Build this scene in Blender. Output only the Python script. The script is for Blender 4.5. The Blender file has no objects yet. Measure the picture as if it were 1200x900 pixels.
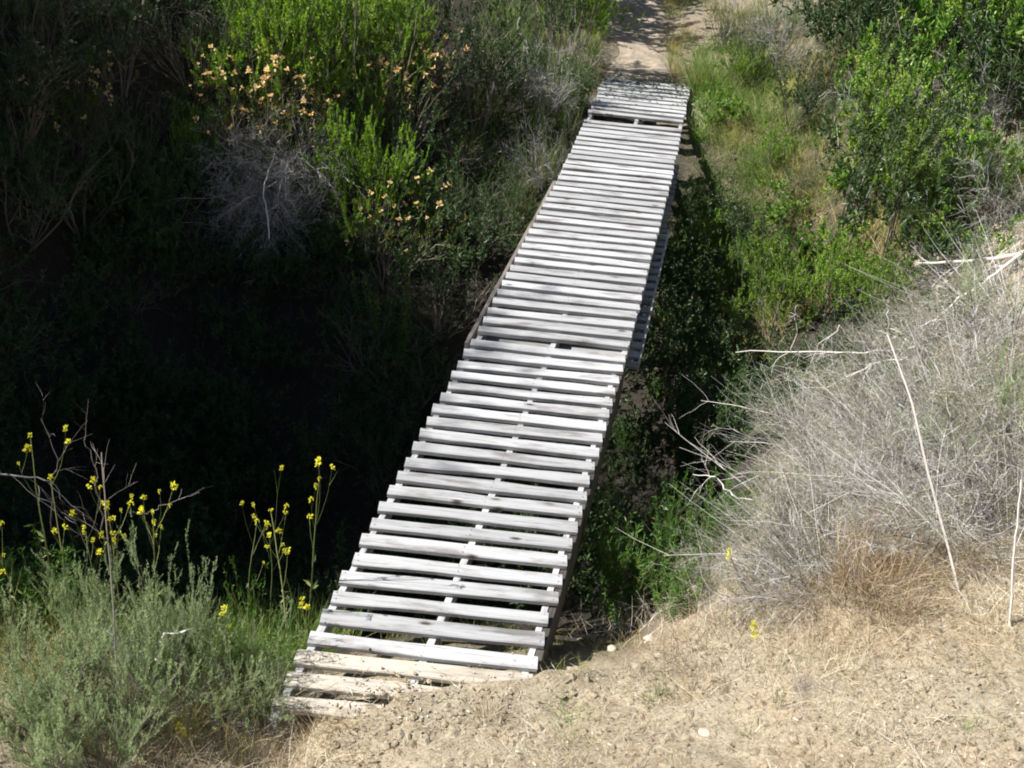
import bpy, math, random
import numpy as np
from mathutils import Matrix, Vector

rng = np.random.default_rng(11)
random.seed(3)
S = bpy.context.scene
COL = S.collection

# ------------------------------------------------------------------ camera geometry (also used to lay things out on the ground)
F, CX, CY, H = 1290.0, 600.0, 450.0, 3.648
ROLL, PITCH = math.radians(5.994), math.radians(31.154)

def ray(px, py):
    u, v = px - CX, py - CY
    x = u*math.cos(ROLL) + v*math.sin(ROLL)
    y = -u*math.sin(ROLL) + v*math.cos(ROLL)
    return np.array([x, F*math.cos(PITCH) - y*math.sin(PITCH), -F*math.sin(PITCH) - y*math.cos(PITCH)])

def on_plane(px, py, z=0.0):
    q = ray(px, py)
    return q*((z-H)/q[2]) + np.array([0, 0, H])

# ------------------------------------------------------------------ terrain
CPS = [(-6,0,1.6),(-3,0,1.9),(0,0,2.0),(3,0,2.2),(6,0,2.6),(-5,2,1.2),(-3,2,.75),(0,2,.85),(3,2,1.2),(6,2,1.8),
(-3,3.0,.1),(-1.6,3,.05),(-.8,3.0,-.1),(-.3,3.0,.04),(0,3,.12),(1,3,.36),(2,3,.62),(3.5,3,.9),
(-3,3.8,-.35),(-1.8,3.7,-.3),(-1,3.5,-.25),(-.4,3.5,-.13),(.3,3.55,-.10),(.9,3.6,.12),(1.4,3.6,.36),(2,3.8,.58),(3,4,.7),
(-3,4.8,-1.5),(-1.8,4.6,-1.2),(-.8,4.3,-.7),(0,4.3,-.5),(.6,4.2,-.4),(1.1,4.4,-.25),(1.5,4.6,.15),(2,4.8,.3),(3,5,.7),
(-3,6,-2.6),(-1,5.6,-2.2),(.3,5.6,-1.6),(1,5.6,-1.3),(1.6,5.8,-.6),(2.2,6,.1),(3,6.3,.5),(4.5,7,1.0),
(-3,8,-2.8),(-1,7.5,-3),(.6,7.5,-2.4),(1.6,7.5,-1.6),(2.6,7.6,-.9),(3.6,7.8,.1),(5,8.5,1),
(-3,10,-1.6),(-1.2,9.5,-2),(0,9.5,-1.8),(1.3,9.5,-1.8),(2.2,9.2,-1.4),(1.7,10.4,-1.5),(2.2,10.3,-1.3),(3.4,9.5,0),(5,10.5,1.0),
(-3,12,0),(-1.5,11.5,-.6),(-.3,11.3,-.7),(.4,11.5,-.45),(1.6,11.3,-.9),(2.5,11.1,-.5),(3.5,11.5,.4),(5,12,1.1),
(-3,14,1.2),(-1,13.5,.4),(.2,12.8,0),(.6,13.3,-.13),(1.8,13.3,-.13),(2.6,13,.15),(4,14,.8),(6,14,1.4),(1,12.6,-.25),(1.7,12.6,-.25),
(.8,14.2,.0),(1.6,14.2,.02),(1,17,.35),(2,17,.4),(-1,17,.9),(4,17,1.0),
(1,22,1.6),(-4,20,3),(6,20,2.5),(0,30,6),(-14,30,9),(14,30,8),(0,48,15),(-30,45,17),(30,45,17),
(-4.6,5,-.6),(-4.4,8,-1.0),(-5,12,1),(-9,1,5.2),(-7,3.2,3.6),(-6.8,5,5.2),(-6.8,7,5.4),(-7,9,4.2),(-7.5,11,2.4),(-9,14,3.6),(-9,6,7),(-9,10,5.0),(-16,4,9),(-16,12,10),(-30,10,14),(-30,-10,12),  # includes an unseen ridge off to the left, raised to shade the gully
(8,3,3),(8,8,3),(9,14,4),(16,4,6),(16,14,7),(30,10,11),(30,-10,10),(0,-8,5.5),(-12,-12,8),(12,-12,8),(0,-30,12)]
CP = np.array(CPS, float)
_d = np.linalg.norm(CP[:, None, :2]-CP[None, :, :2], axis=-1)
def _tps(d): return np.where(d > 1e-9, d*d*np.log(np.maximum(d, 1e-9)), 0)
_n = len(CP)
_A = np.zeros((_n+3, _n+3)); _A[:_n, :_n] = _tps(_d) + np.eye(_n)*0.02
_A[:_n, _n] = 1; _A[:_n, _n+1:] = CP[:, :2]; _A[_n:, :_n] = _A[:_n, _n:].T
_W = np.linalg.solve(_A, np.concatenate([CP[:, 2], np.zeros(3)]))

def vnoise(x, y, seed=0):
    xi, yi = np.floor(x).astype(np.int64), np.floor(y).astype(np.int64)
    fx, fy = x-xi, y-yi
    fx = fx*fx*(3-2*fx); fy = fy*fy*(3-2*fy)
    def h(a, b):
        n = (a*374761393 + b*668265263 + seed*974711) & 0x7fffffff
        n = ((n ^ (n >> 13))*1274126177) & 0x7fffffff
        return ((n ^ (n >> 16)) & 0xffff)/32768.0 - 1
    return (h(xi, yi)*(1-fx)*(1-fy)+h(xi+1, yi)*fx*(1-fy)+h(xi, yi+1)*(1-fx)*fy+h(xi+1, yi+1)*fx*fy)

def smooth(t):
    t = np.clip(t, 0, 1); return t*t*(3-2*t)

# where the loose soil laps over the first planks (measured on the deck plane)
_lap = np.array([on_plane(*p)[:2] for p in [(318,850),(385,838),(412,826),(455,815),(470,800),(520,797),(560,795),(600,790),(640,775),(700,770)]])

def gz(x, y):
    x = np.asarray(x, float); y = np.asarray(y, float)
    sh = x.shape; X = x.ravel(); Y = y.ravel(); out = np.empty(len(X))
    for a in range(0, len(X), 20000):
        b = slice(a, a+20000)
        d = np.hypot(X[b, None]-CP[None, :, 0], Y[b, None]-CP[None, :, 1])
        out[b] = _tps(d)@_W[:_n] + _W[_n] + X[b]*_W[_n+1] + Y[b]*_W[_n+2]
    near = np.exp(-((Y-3.3)/1.6)**2)*np.exp(-((X-1)/4)**2)
    out += .09*vnoise(X*.9, Y*.9, 1)*(1-.9*near) + .05*vnoise(X*2.3, Y*2.3, 2)*(1-.85*near)
    out += .018*vnoise(X*6, Y*6, 3) + .010*vnoise(X*13, Y*13, 4) + .006*vnoise(X*27, Y*27, 5)
    # loose soil over the near end of the deck
    yb = np.interp(X, _lap[:, 0], _lap[:, 1]) + .035*vnoise(X*9, Y*4, 6)
    m = smooth((yb-Y)/.16+.45)*smooth((X+.74)/.12)*smooth((.62-X)/.2)
    lapz = .022+.014*vnoise(X*12, Y*12, 7)+.06*np.clip(3.35-Y, 0, 1)
    out = np.where(m > 0, out*(1-m)+np.maximum(out, lapz)*m, out)
    # never poke through the deck beyond the lap
    inside = smooth((X-(-1.0+ .17*(Y-3.2)))/.06)*smooth((.42+.17*(Y-3.2)-X)/.08)*smooth((Y-3.15)/.05)*smooth((13.2-Y)/.3)*(1-m)
    out = np.where((inside > .0) & (m < .999), out*(1-inside)+np.minimum(out, -.085)*inside, out)
    return out.reshape(sh)

def hit(px, py):
    """point of the ground seen at a place of the photograph"""
    q = ray(px, py); q = q/np.linalg.norm(q)
    t = np.arange(2.0, 60, .04)
    P = q[None]*t[:, None] + np.array([0, 0, H])
    g = gz(P[:, 0], P[:, 1])
    k = np.argmax(P[:, 2] < g)
    return np.array([P[k, 0], P[k, 1], g[k]])

# ------------------------------------------------------------------ materials
def mat(name, rough=.8):
    m = bpy.data.materials.new(name); m.use_nodes = True
    nt = m.node_tree; b = nt.nodes['Principled BSDF']; b.inputs['Roughness'].default_value = rough
    return m, nt, b

def N(nt, t, **kw):
    n = nt.nodes.new(t)
    for k, v in kw.items():
        if k in n.inputs.keys(): n.inputs[k].default_value = v
        else: setattr(n, k, v)
    return n

def ramp(nt, stops):
    n = nt.nodes.new('ShaderNodeValToRGB'); cr = n.color_ramp
    while len(cr.elements) < len(stops): cr.elements.new(.5)
    for e, (p, c) in zip(cr.elements, stops): e.position = p; e.color = (*c, 1)
    return n

def leaf_mat(name, stops, trans=.35, rough=.45, spec=.35, var=(.8, 1.2)):
    m, nt, b = mat(name, rough)
    at = N(nt, 'ShaderNodeAttribute', attribute_name='v')
    oi = N(nt, 'ShaderNodeObjectInfo')
    r = ramp(nt, stops); nt.links.new(at.outputs['Fac'], r.inputs[0])
    hs = N(nt, 'ShaderNodeHueSaturation')
    mr = N(nt, 'ShaderNodeMapRange'); mr.inputs['To Min'].default_value, mr.inputs['To Max'].default_value = var
    nt.links.new(oi.outputs['Random'], mr.inputs['Value']); nt.links.new(mr.outputs[0], hs.inputs['Value'])
    nt.links.new(r.outputs[0], hs.inputs['Color'])
    nt.links.new(hs.outputs[0], b.inputs['Base Color'])
    b.inputs['Specular IOR Level'].default_value = spec
    if trans > 0:
        tr = N(nt, 'ShaderNodeBsdfTranslucent'); mx = N(nt, 'ShaderNodeMixShader'); mx.inputs[0].default_value = trans
        h2 = N(nt, 'ShaderNodeHueSaturation'); h2.inputs['Saturation'].default_value = 1.15; h2.inputs['Value'].default_value = 1.25
        nt.links.new(hs.outputs[0], h2.inputs['Color']); nt.links.new(h2.outputs[0], tr.inputs[0])
        out = nt.nodes['Material Output']
        nt.links.new(b.outputs[0], mx.inputs[1]); nt.links.new(tr.outputs[0], mx.inputs[2]); nt.links.new(mx.outputs[0], out.inputs[0])
    return m

M = {}
M['bright'] = leaf_mat('bright_leaf', [(0, (.06,.12,.02)), (.5, (.165,.29,.04)), (1, (.34,.45,.09))])
M['toyon'] = leaf_mat('glossy_leaf', [(0, (.035,.09,.018)), (.4, (.10,.21,.035)), (.85, (.28,.40,.07)), (1, (.50,.44,.16))], rough=.35, spec=.5)
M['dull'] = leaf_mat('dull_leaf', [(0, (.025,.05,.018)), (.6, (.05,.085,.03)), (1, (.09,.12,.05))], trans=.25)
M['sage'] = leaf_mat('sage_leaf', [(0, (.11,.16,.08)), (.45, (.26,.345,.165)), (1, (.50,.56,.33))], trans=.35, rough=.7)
M['herb'] = leaf_mat('herb_leaf', [(0, (.03,.085,.014)), (.6, (.075,.17,.03)), (.93, (.14,.25,.05)), (1, (.2,.12,.05))])
M['monkey'] = leaf_mat('monkey_leaf', [(0, (.03,.07,.012)), (.6, (.07,.13,.02)), (1, (.22,.17,.04))])
M['orange'] = leaf_mat('orange_petal', [(0, (.62,.36,.12)), (.5, (.85,.62,.30)), (1, (.92,.82,.52))], trans=.45)
M['yellow'] = leaf_mat('yellow_petal', [(0, (.60,.58,.04)), (1, (.85,.83,.14))], trans=.4)
M['grass'] = leaf_mat('green_grass', [(0, (.05,.11,.02)), (.45, (.13,.22,.045)), (.8, (.26,.34,.09)), (1, (.42,.38,.20))], trans=.35)
M['drygrass'] = leaf_mat('dry_grass', [(0, (.22,.16,.09)), (.4, (.46,.37,.23)), (.8, (.62,.55,.42)), (1, (.76,.72,.60))], trans=.3, rough=.6)
M['ygrass'] = leaf_mat('yellow_grass', [(0, (.13,.20,.05)), (.55, (.32,.34,.11)), (1, (.60,.42,.18))], trans=.35, rough=.6)
M['litter'] = leaf_mat('litter', [(0, (.11,.075,.045)), (.3, (.30,.23,.15)), (.65, (.50,.44,.34)), (1, (.68,.63,.54))], trans=.15, rough=.8)
M['brownstraw'] = leaf_mat('brown_straw', [(0, (.07,.045,.025)), (.5, (.20,.135,.075)), (.85, (.38,.28,.16)), (1, (.58,.48,.32))], trans=.15, rough=.8)
M['bark'] = leaf_mat('grey_bark', [(0, (.12,.10,.085)), (1, (.26,.23,.20))], trans=0, rough=.9)
M['twig'] = leaf_mat('dead_twig', [(0, (.07,.055,.05)), (.4, (.19,.175,.17)), (.75, (.40,.385,.385)), (1, (.70,.69,.69))], trans=0, rough=.8, var=(.6, 1.25))
M['greytwig'] = leaf_mat('grey_twig', [(0, (.22,.20,.19)), (.5, (.38,.36,.35)), (1, (.62,.60,.59))], trans=0, rough=.8)
M['pale'] = leaf_mat('bleached_twig', [(0, (.50,.46,.42)), (1, (.72,.68,.64))], trans=0, rough=.8)
M['brushleaf'] = leaf_mat('brush_leaf', [(0, (.09,.11,.04)), (.5, (.22,.24,.11)), (1, (.42,.38,.24))], trans=.2, rough=.8)
M['gstem'] = leaf_mat('green_stem', [(0, (.10,.14,.04)), (1, (.28,.30,.12))], trans=0, rough=.7)

def ground_mat():
    m, nt, b = mat('earth', .95); L = nt.links.new
    tc = N(nt, 'ShaderNodeTexCoord')
    n1 = N(nt, 'ShaderNodeTexNoise', Scale=1.3, Detail=8.0, Roughness=.6); L(tc.outputs['Object'], n1.inputs['Vector'])
    n2 = N(nt, 'ShaderNodeTexNoise', Scale=22.0, Detail=8.0, Roughness=.7); L(tc.outputs['Object'], n2.inputs['Vector'])
    n3 = N(nt, 'ShaderNodeTexNoise', Scale=70.0, Detail=6.0, Roughness=.75); L(tc.outputs['Object'], n3.inputs['Vector'])
    soil = ramp(nt, [(.32, (.29,.225,.15)), (.5, (.50,.42,.30)), (.68, (.64,.57,.45))]); L(n2.outputs[0], soil.inputs[0])
    tint = ramp(nt, [(.38, (.38,.36,.26)), (.6, (.52,.40,.26))]); L(n1.outputs[0], tint.inputs[0])
    mx = N(nt, 'ShaderNodeMix', data_type='RGBA'); mx.inputs[0].default_value = .4
    L(soil.outputs[0], mx.inputs[6]); L(tint.outputs[0], mx.inputs[7])
    at = N(nt, 'ShaderNodeAttribute', attribute_name='v')   # litter-covered gully soil, with the gully's shade painted into its near-black colour
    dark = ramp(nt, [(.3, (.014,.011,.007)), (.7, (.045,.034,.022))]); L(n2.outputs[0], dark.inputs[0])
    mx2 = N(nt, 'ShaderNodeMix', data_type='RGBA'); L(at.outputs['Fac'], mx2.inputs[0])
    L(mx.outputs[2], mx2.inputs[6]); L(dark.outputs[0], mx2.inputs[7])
    fr = ramp(nt, [(.36, (.30,.28,.26)), (.5, (1,1,1))]); L(n3.outputs[0], fr.inputs[0])
    mul = N(nt, 'ShaderNodeMix', data_type='RGBA', blend_type='MULTIPLY'); mul.inputs[0].default_value = .8
    L(mx2.outputs[2], mul.inputs[6]); L(fr.outputs[0], mul.inputs[7]); L(mul.outputs[2], b.inputs['Base Color'])
    bp = N(nt, 'ShaderNodeBump', Strength=1.0, Distance=.03); L(n2.outputs[0], bp.inputs['Height'])
    bp2 = N(nt, 'ShaderNodeBump', Strength=1.0, Distance=.012); L(n3.outputs[0], bp2.inputs['Height']); L(bp.outputs[0], bp2.inputs['Normal'])
    L(bp2.outputs[0], b.inputs['Normal'])
    return m

def path_mat():
    m, nt, b = mat('path_earth', .95); L = nt.links.new
    tc = N(nt, 'ShaderNodeTexCoord')
    n2 = N(nt, 'ShaderNodeTexNoise', Scale=9.0, Detail=8.0, Roughness=.7); L(tc.outputs['Object'], n2.inputs['Vector'])
    soil = ramp(nt, [(.3, (.15,.12,.085)), (.5, (.26,.215,.16)), (.7, (.36,.31,.25))]); L(n2.outputs[0], soil.inputs[0])
    L(soil.outputs[0], b.inputs['Base Color'])
    bp = N(nt, 'ShaderNodeBump', Strength=.8, Distance=.03); L(n2.outputs[0], bp.inputs['Height']); L(bp.outputs[0], b.inputs['Normal'])
    return m

def wood_mat(name, light, mid, dark, dust=0.0):
    m, nt, b = mat(name, .75); L = nt.links.new
    tc = N(nt, 'ShaderNodeTexCoord'); oi = N(nt, 'ShaderNodeObjectInfo')
    off = N(nt, 'ShaderNodeVectorMath', operation='SCALE'); off.inputs['Scale'].default_value = 37.0
    cmb = N(nt, 'ShaderNodeCombineXYZ'); L(oi.outputs['Random'], cmb.inputs[0]); L(oi.outputs['Random'], cmb.inputs[1]); L(oi.outputs['Random'], cmb.inputs[2])
    L(cmb.outputs[0], off.inputs[0])
    add = N(nt, 'ShaderNodeVectorMath', operation='ADD'); L(tc.outputs['Object'], add.inputs[0]); L(off.outputs[0], add.inputs[1])
    # gentle waviness of the grain round knots
    wv = N(nt, 'ShaderNodeTexNoise', Scale=5.0, Detail=2.0); L(add.outputs[0], wv.inputs['Vector'])
    wsub = N(nt, 'ShaderNodeVectorMath', operation='MULTIPLY_ADD'); L(wv.outputs['Color'], wsub.inputs[0]); wsub.inputs[1].default_value = (0, .03, .03); L(add.outputs[0], wsub.inputs[2])
    mp = N(nt, 'ShaderNodeMapping'); mp.inputs['Scale'].default_value = (1.6, 75, 75); L(wsub.outputs[0], mp.inputs['Vector'])
    g = N(nt, 'ShaderNodeTexNoise', Scale=1.0, Detail=6.0, Roughness=.65); L(mp.outputs[0], g.inputs['Vector'])
    mp2 = N(nt, 'ShaderNodeMapping'); mp2.inputs['Scale'].default_value = (2.5, 9, 9); L(add.outputs[0], mp2.inputs['Vector'])
    w = N(nt, 'ShaderNodeTexNoise', Scale=1.0, Detail=5.0, Roughness=.6); L(mp2.outputs[0], w.inputs['Vector'])
    gr = ramp(nt, [(.30, dark), (.42, mid), (.62, light)]); L(g.outputs[0], gr.inputs[0])
    ws = ramp(nt, [(.34, (.50,.47,.44)), (.47, (.92,.91,.90)), (.7, (1.06,1.05,1.04))]); L(w.outputs[0], ws.inputs[0])
    mul = N(nt, 'ShaderNodeMix', data_type='RGBA', blend_type='MULTIPLY'); mul.inputs[0].default_value = 1
    L(gr.outputs[0], mul.inputs[6]); L(ws.outputs[0], mul.inputs[7])
    # knots
    mp3 = N(nt, 'ShaderNodeMapping'); mp3.inputs['Scale'].default_value = (3.0, 8, 3); L(add.outputs[0], mp3.inputs['Vector'])
    vo = N(nt, 'ShaderNodeTexVoronoi', Scale=1.0, Randomness=1.0); L(mp3.outputs[0], vo.inputs['Vector'])
    kr = ramp(nt, [(.045, (.14,.11,.09)), (.085, (.6,.56,.52)), (.13, (1,1,1))]); L(vo.outputs['Distance'], kr.inputs[0])
    mul2 = N(nt, 'ShaderNodeMix', data_type='RGBA', blend_type='MULTIPLY'); mul2.inputs[0].default_value = 1
    L(mul.outputs[2], mul2.inputs[6]); L(kr.outputs[0], mul2.inputs[7])
    hs = N(nt, 'ShaderNodeHueSaturation')
    mr = N(nt, 'ShaderNodeMapRange'); mr.inputs['To Min'].default_value = .78; mr.inputs['To Max'].default_value = 1.14
    L(oi.outputs['Random'], mr.inputs['Value']); L(mr.outputs[0], hs.inputs['Value']); L(mul2.outputs[2], hs.inputs['Color'])
    last = hs.outputs[0]
    if dust > 0:
        dn = N(nt, 'ShaderNodeTexNoise', Scale=14.0, Detail=6.0, Roughness=.7); L(add.outputs[0], dn.inputs['Vector'])
        dr = ramp(nt, [(.35, (0,0,0)), (.6, (dust,)*3)]); L(dn.outputs[0], dr.inputs[0])
        dm = N(nt, 'ShaderNodeMix', data_type='RGBA'); L(dr.outputs[0], dm.inputs[0]); L(last, dm.inputs[6]); dm.inputs[7].default_value = (.42,.36,.27,1)
        last = dm.outputs[2]
    L(last, b.inputs['Base Color'])
    bp = N(nt, 'ShaderNodeBump', Strength=.6, Distance=.003); L(g.outputs[0], bp.inputs['Height']); L(bp.outputs[0], b.inputs['Normal'])
    return m

M['ground'] = ground_mat(); M['path'] = path_mat()
M['wood'] = wood_mat('weathered_wood', (.435,.445,.46), (.355,.36,.37), (.17,.168,.165))
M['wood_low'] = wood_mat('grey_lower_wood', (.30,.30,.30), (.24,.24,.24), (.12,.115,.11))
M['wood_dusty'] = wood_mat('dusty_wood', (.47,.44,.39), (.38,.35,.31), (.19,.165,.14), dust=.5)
M['wood_shaded'] = wood_mat('shaded_wood', (.10,.09,.08), (.065,.06,.055), (.03,.028,.026))  # shade of the beam's right face painted into the wood colour
M['wood_grey'] = wood_mat('grey_brown_wood', (.22,.195,.18), (.16,.14,.13), (.08,.07,.065))
mm, nt, b = mat('nail_steel', .35); b.inputs['Base Color'].default_value = (.6,.6,.6,1); b.inputs['Metallic'].default_value = .9; M['nail'] = mm
mm, nt, b = mat('stone', .9)
nn = N(nt, 'ShaderNodeTexNoise', Scale=18.0, Detail=6.0); rr = ramp(nt, [(.35, (.28,.24,.18)), (.65, (.58,.52,.42))])
tcn = N(nt, 'ShaderNodeTexCoord'); nt.links.new(tcn.outputs['Object'], nn.inputs['Vector'])
nt.links.new(nn.outputs[0], rr.inputs[0]); nt.links.new(rr.outputs[0], b.inputs['Base Color']); M['stone'] = mm

# ------------------------------------------------------------------ mesh building
def mesh(name, verts, quads=None, tris=None, v=None, mats=(), smooth_=False, mi=None):
    me = bpy.data.meshes.new(name)
    verts = np.asarray(verts, np.float32).reshape(-1, 3)
    parts, tot = [], []
    if quads is not None and len(quads): parts.append(np.asarray(quads, np.int32).ravel()); tot.append(np.full(len(quads), 4, np.int32))
    if tris is not None and len(tris): parts.append(np.asarray(tris, np.int32).ravel()); tot.append(np.full(len(tris), 3, np.int32))
    loops = np.concatenate(parts); totals = np.concatenate(tot)
    me.vertices.add(len(verts)); me.vertices.foreach_set('co', verts.ravel())
    me.loops.add(len(loops)); me.loops.foreach_set('vertex_index', loops)
    me.polygons.add(len(totals)); me.polygons.foreach_set('loop_start', np.concatenate([[0], np.cumsum(totals)[:-1]]).astype(np.int32))
    me.polygons.foreach_set('loop_total', totals)
    if mi is not None: me.polygons.foreach_set('material_index', np.asarray(mi, np.int32))
    me.update(calc_edges=True)
    if v is not None:
        a = me.attributes.new('v', 'FLOAT', 'POINT'); a.data.foreach_set('value', np.asarray(v, np.float32))
    for m in mats: me.materials.append(m)
    me.polygons.foreach_set('use_smooth', np.full(len(totals), smooth_, bool))
    return me

def obj(name, me, parent=None, loc=(0,0,0)):
    o = bpy.data.objects.new(name, me); COL.objects.link(o); o.location = loc
    if parent: o.parent = parent
    return o

def tag(o, label=None, cat=None, group=None, kind=None):
    if label: o['label'] = label
    if cat: o['category'] = cat
    if group: o['group'] = group
    if kind: o['kind'] = kind
    return o

def nrm(v): return v/np.maximum(np.linalg.norm(v, axis=-1, keepdims=True), 1e-9)

class Geo:
    """collects tubes, leaves and blades"""
    def __init__(s): s.V, s.Q, s.T, s.A, s.n = [], [], [], [], 0
    def add(s, V, Q=None, T=None, A=None):
        V = V.reshape(-1, 3)
        s.V.append(V)
        if Q is not None and len(Q): s.Q.append(Q.reshape(-1, 4)+s.n)
        if T is not None and len(T): s.T.append(T.reshape(-1, 3)+s.n)
        s.A.append(np.broadcast_to(A, (len(V),)) if A is not None else np.zeros(len(V)))
        s.n += len(V)
    def mesh(s, name, m, smooth_=False):
        return mesh(name, np.concatenate(s.V), np.concatenate(s.Q) if s.Q else None, np.concatenate(s.T) if s.T else None, np.concatenate(s.A), [m], smooth_)
    def tubes(s, pts, rad, sides=3, v=None):
        n, k = pts.shape[:2]
        tan = nrm(np.gradient(pts, axis=1))
        ref = nrm(rng.normal(size=(n, 1, 3)))
        u = nrm(np.cross(tan, ref)); w = np.cross(tan, u)
        sides = int(sides); an = np.arange(sides)/sides*2*np.pi
        ring = pts[:, :, None]+rad[:, :, None, None]*(np.cos(an)[None, None, :, None]*u[:, :, None]+np.sin(an)[None, None, :, None]*w[:, :, None])
        i = np.arange(n)[:, None, None]*k*sides; j = np.arange(k-1)[None, :, None]*sides; q = np.arange(sides)[None, None, :]; q2 = (q+1) % sides
        Q = np.stack([i+j+q, i+j+q2, i+j+sides+q2, i+j+sides+q], -1)
        if v is None: v = rng.random(n)
        s.add(ring, Q, None, np.repeat(v, k*sides))
    def leaves(s, p, d, L, W, v=None, fold=.25, wide=False, nor=None):
        n = len(p); d = nrm(d)
        if nor is None: nor = nrm(rng.normal(size=(n, 3))+np.array([0, 0, .9]))
        side = nrm(np.cross(d, nor)); nn = np.cross(side, d)
        L = np.broadcast_to(L, (n,))[:, None]; W = np.broadcast_to(W, (n,))[:, None]
        if v is None: v = rng.random(n)
        if wide:
            a = p+d*L*.35; c = p+d*L*.75
            V = np.stack([p, a+side*W*.45+nn*W*fold, c+side*W*.42+nn*W*fold, p+d*L-nn*W*.1, c-side*W*.42+nn*W*fold, a-side*W*.45+nn*W*fold], 1)
            b = np.arange(n)[:, None]*6
            Q = np.concatenate([b+np.array([0, 1, 2, 3]), b+np.array([0, 3, 4, 5])])
            s.add(V, Q, None, np.repeat(v, 6))
        else:
            a = p+d*L*.5
            V = np.stack([p, a+side*W*.5+nn*W*fold, p+d*L, a-side*W*.5+nn*W*fold], 1)
            b = np.arange(n)[:, None]*4
            T = np.concatenate([b+np.array([0, 1, 2]), b+np.array([0, 2, 3])])
            s.add(V, None, T, np.repeat(v, 4))
    def blades(s, p, d, L, W, bend=.5, v=None, k=4):
        n = len(p); d = nrm(d)
        az = rng.uniform(0, 2*np.pi, n); h = np.stack([np.cos(az), np.sin(az), np.zeros(n)], 1)
        L = np.broadcast_to(L, (n,)); W = np.broadcast_to(W, (n,)); bend = np.broadcast_to(bend, (n,))*rng.uniform(.3, 1.4, n)
        side = nrm(np.cross(d, rng.normal(size=(n, 3))))
        t = np.linspace(0, 1, k)
        c = p[:, None]+d[:, None]*(t*L[:, None])[..., None]+h[:, None]*((t**2)*(L*bend)[:, None])[..., None]-np.array([0, 0, 1.])*((t**2)*(L*bend*.35)[:, None])[..., None]
        w = (W[:, None]*(1-t*.92)[None])[..., None]*.5
        V = np.stack([c-side[:, None]*w, c+side[:, None]*w], 2)      # n,k,2,3
        b = np.arange(n)[:, None, None]*k*2; j = np.arange(k-1)[None, :, None]*2
        Q = (b+j+np.array([0, 1, 3, 2])[None, None])
        if v is None: v = rng.random(n)
        s.add(V, Q, None, np.repeat(v, k*2))

def curves(start, dirs, length, k, wob, up, r0, r1=.3):
    n = len(start); pts = np.zeros((n, k, 3)); pts[:, 0] = start; d = nrm(np.asarray(dirs, float))
    seg = (np.broadcast_to(length, (n,))/(k-1))[:, None]
    for i in range(1, k):
        d = nrm(d+rng.normal(0, wob, (n, 3))+np.array([0, 0, up])); pts[:, i] = pts[:, i-1]+d*seg
    r0 = np.broadcast_to(r0, (n,))
    return pts, r0[:, None]*np.linspace(1, r1, k)[None]

def kids(pts, rad, per, t0, t1, ang, length, k, wob, up, rk=.6, r1=.35):
    n, K = pts.shape[:2]; idx = np.repeat(np.arange(n), per); m = len(idx)
    t = rng.uniform(t0, t1, m)*(K-1); i = np.clip(np.floor(t).astype(int), 0, K-2); f = (t-i)[:, None]
    st = pts[idx, i]*(1-f)+pts[idx, i+1]*f
    tan = nrm(pts[idx, i+1]-pts[idx, i]); per_ = nrm(np.cross(tan, rng.normal(size=(m, 3))))
    a = (ang*rng.uniform(.6, 1.4, m))[:, None]
    d = np.cos(a)*tan+np.sin(a)*per_
    rr = (rad[idx, i]*(1-f[:, 0])+rad[idx, i+1]*f[:, 0])*rk
    return curves(st, d, length*rng.uniform(.5, 1.3, m), k, wob, up, np.maximum(rr, .0009), r1)

def fan(n, spread, r=.04, lean=(0, 0)):
    a = rng.uniform(0, 2*np.pi, n); th = spread*np.sqrt(rng.random(n))
    d = np.stack([np.sin(th)*np.cos(a)+lean[0], np.sin(th)*np.sin(a)+lean[1], np.cos(th)], 1)
    return np.stack([r*np.cos(a), r*np.sin(a), -.06*np.ones(n)], 1), d

def along(pts, per, t0=0., t1=1.):
    n, K = pts.shape[:2]; idx = np.repeat(np.arange(n), per); m = len(idx)
    t = (t0+(t1-t0)*rng.random(m))*(K-1-1e-6); i = np.floor(t).astype(int); f = (t-i)[:, None]
    return pts[idx, i]*(1-f)+pts[idx, i+1]*f, nrm(pts[idx, i+1]-pts[idx, i]), idx

def cl(v): return np.clip(v, 0, 1)

# --- kinds: each returns a list of (part name, mesh); a bush is about 1 m tall
def k_sage(n=44, per=7, leaf=52, lv='sage', dense=1.):
    g, l = Geo(), Geo()
    st, d = fan(n, .75, .06); P, R = curves(st, d, rng.uniform(.45, .9, n), 7, .10, .10, .006)
    P1, R1 = kids(P, R, per, .25, 1, .5, .26, 5, .08, .22)
    P2, R2 = kids(P1, R1, 2, .3, 1, .5, .12, 4, .08, .25)
    g.tubes(P, R); g.tubes(P1, R1)
    for Q, c in ((P1, leaf), (P2, leaf//2)):
        p, t, idx = along(Q, c, .1, 1); dd = nrm(t*.9+rng.normal(0, .55, p.shape)+np.array([0, 0, .2]))
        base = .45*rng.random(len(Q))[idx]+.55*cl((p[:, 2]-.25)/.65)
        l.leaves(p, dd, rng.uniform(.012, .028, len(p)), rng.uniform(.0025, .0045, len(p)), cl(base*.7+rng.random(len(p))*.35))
    return [('branch', g.mesh('sage_branch', M['bark'])), ('foliage', l.mesh('sage_foliage', M[lv]))]

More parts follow.
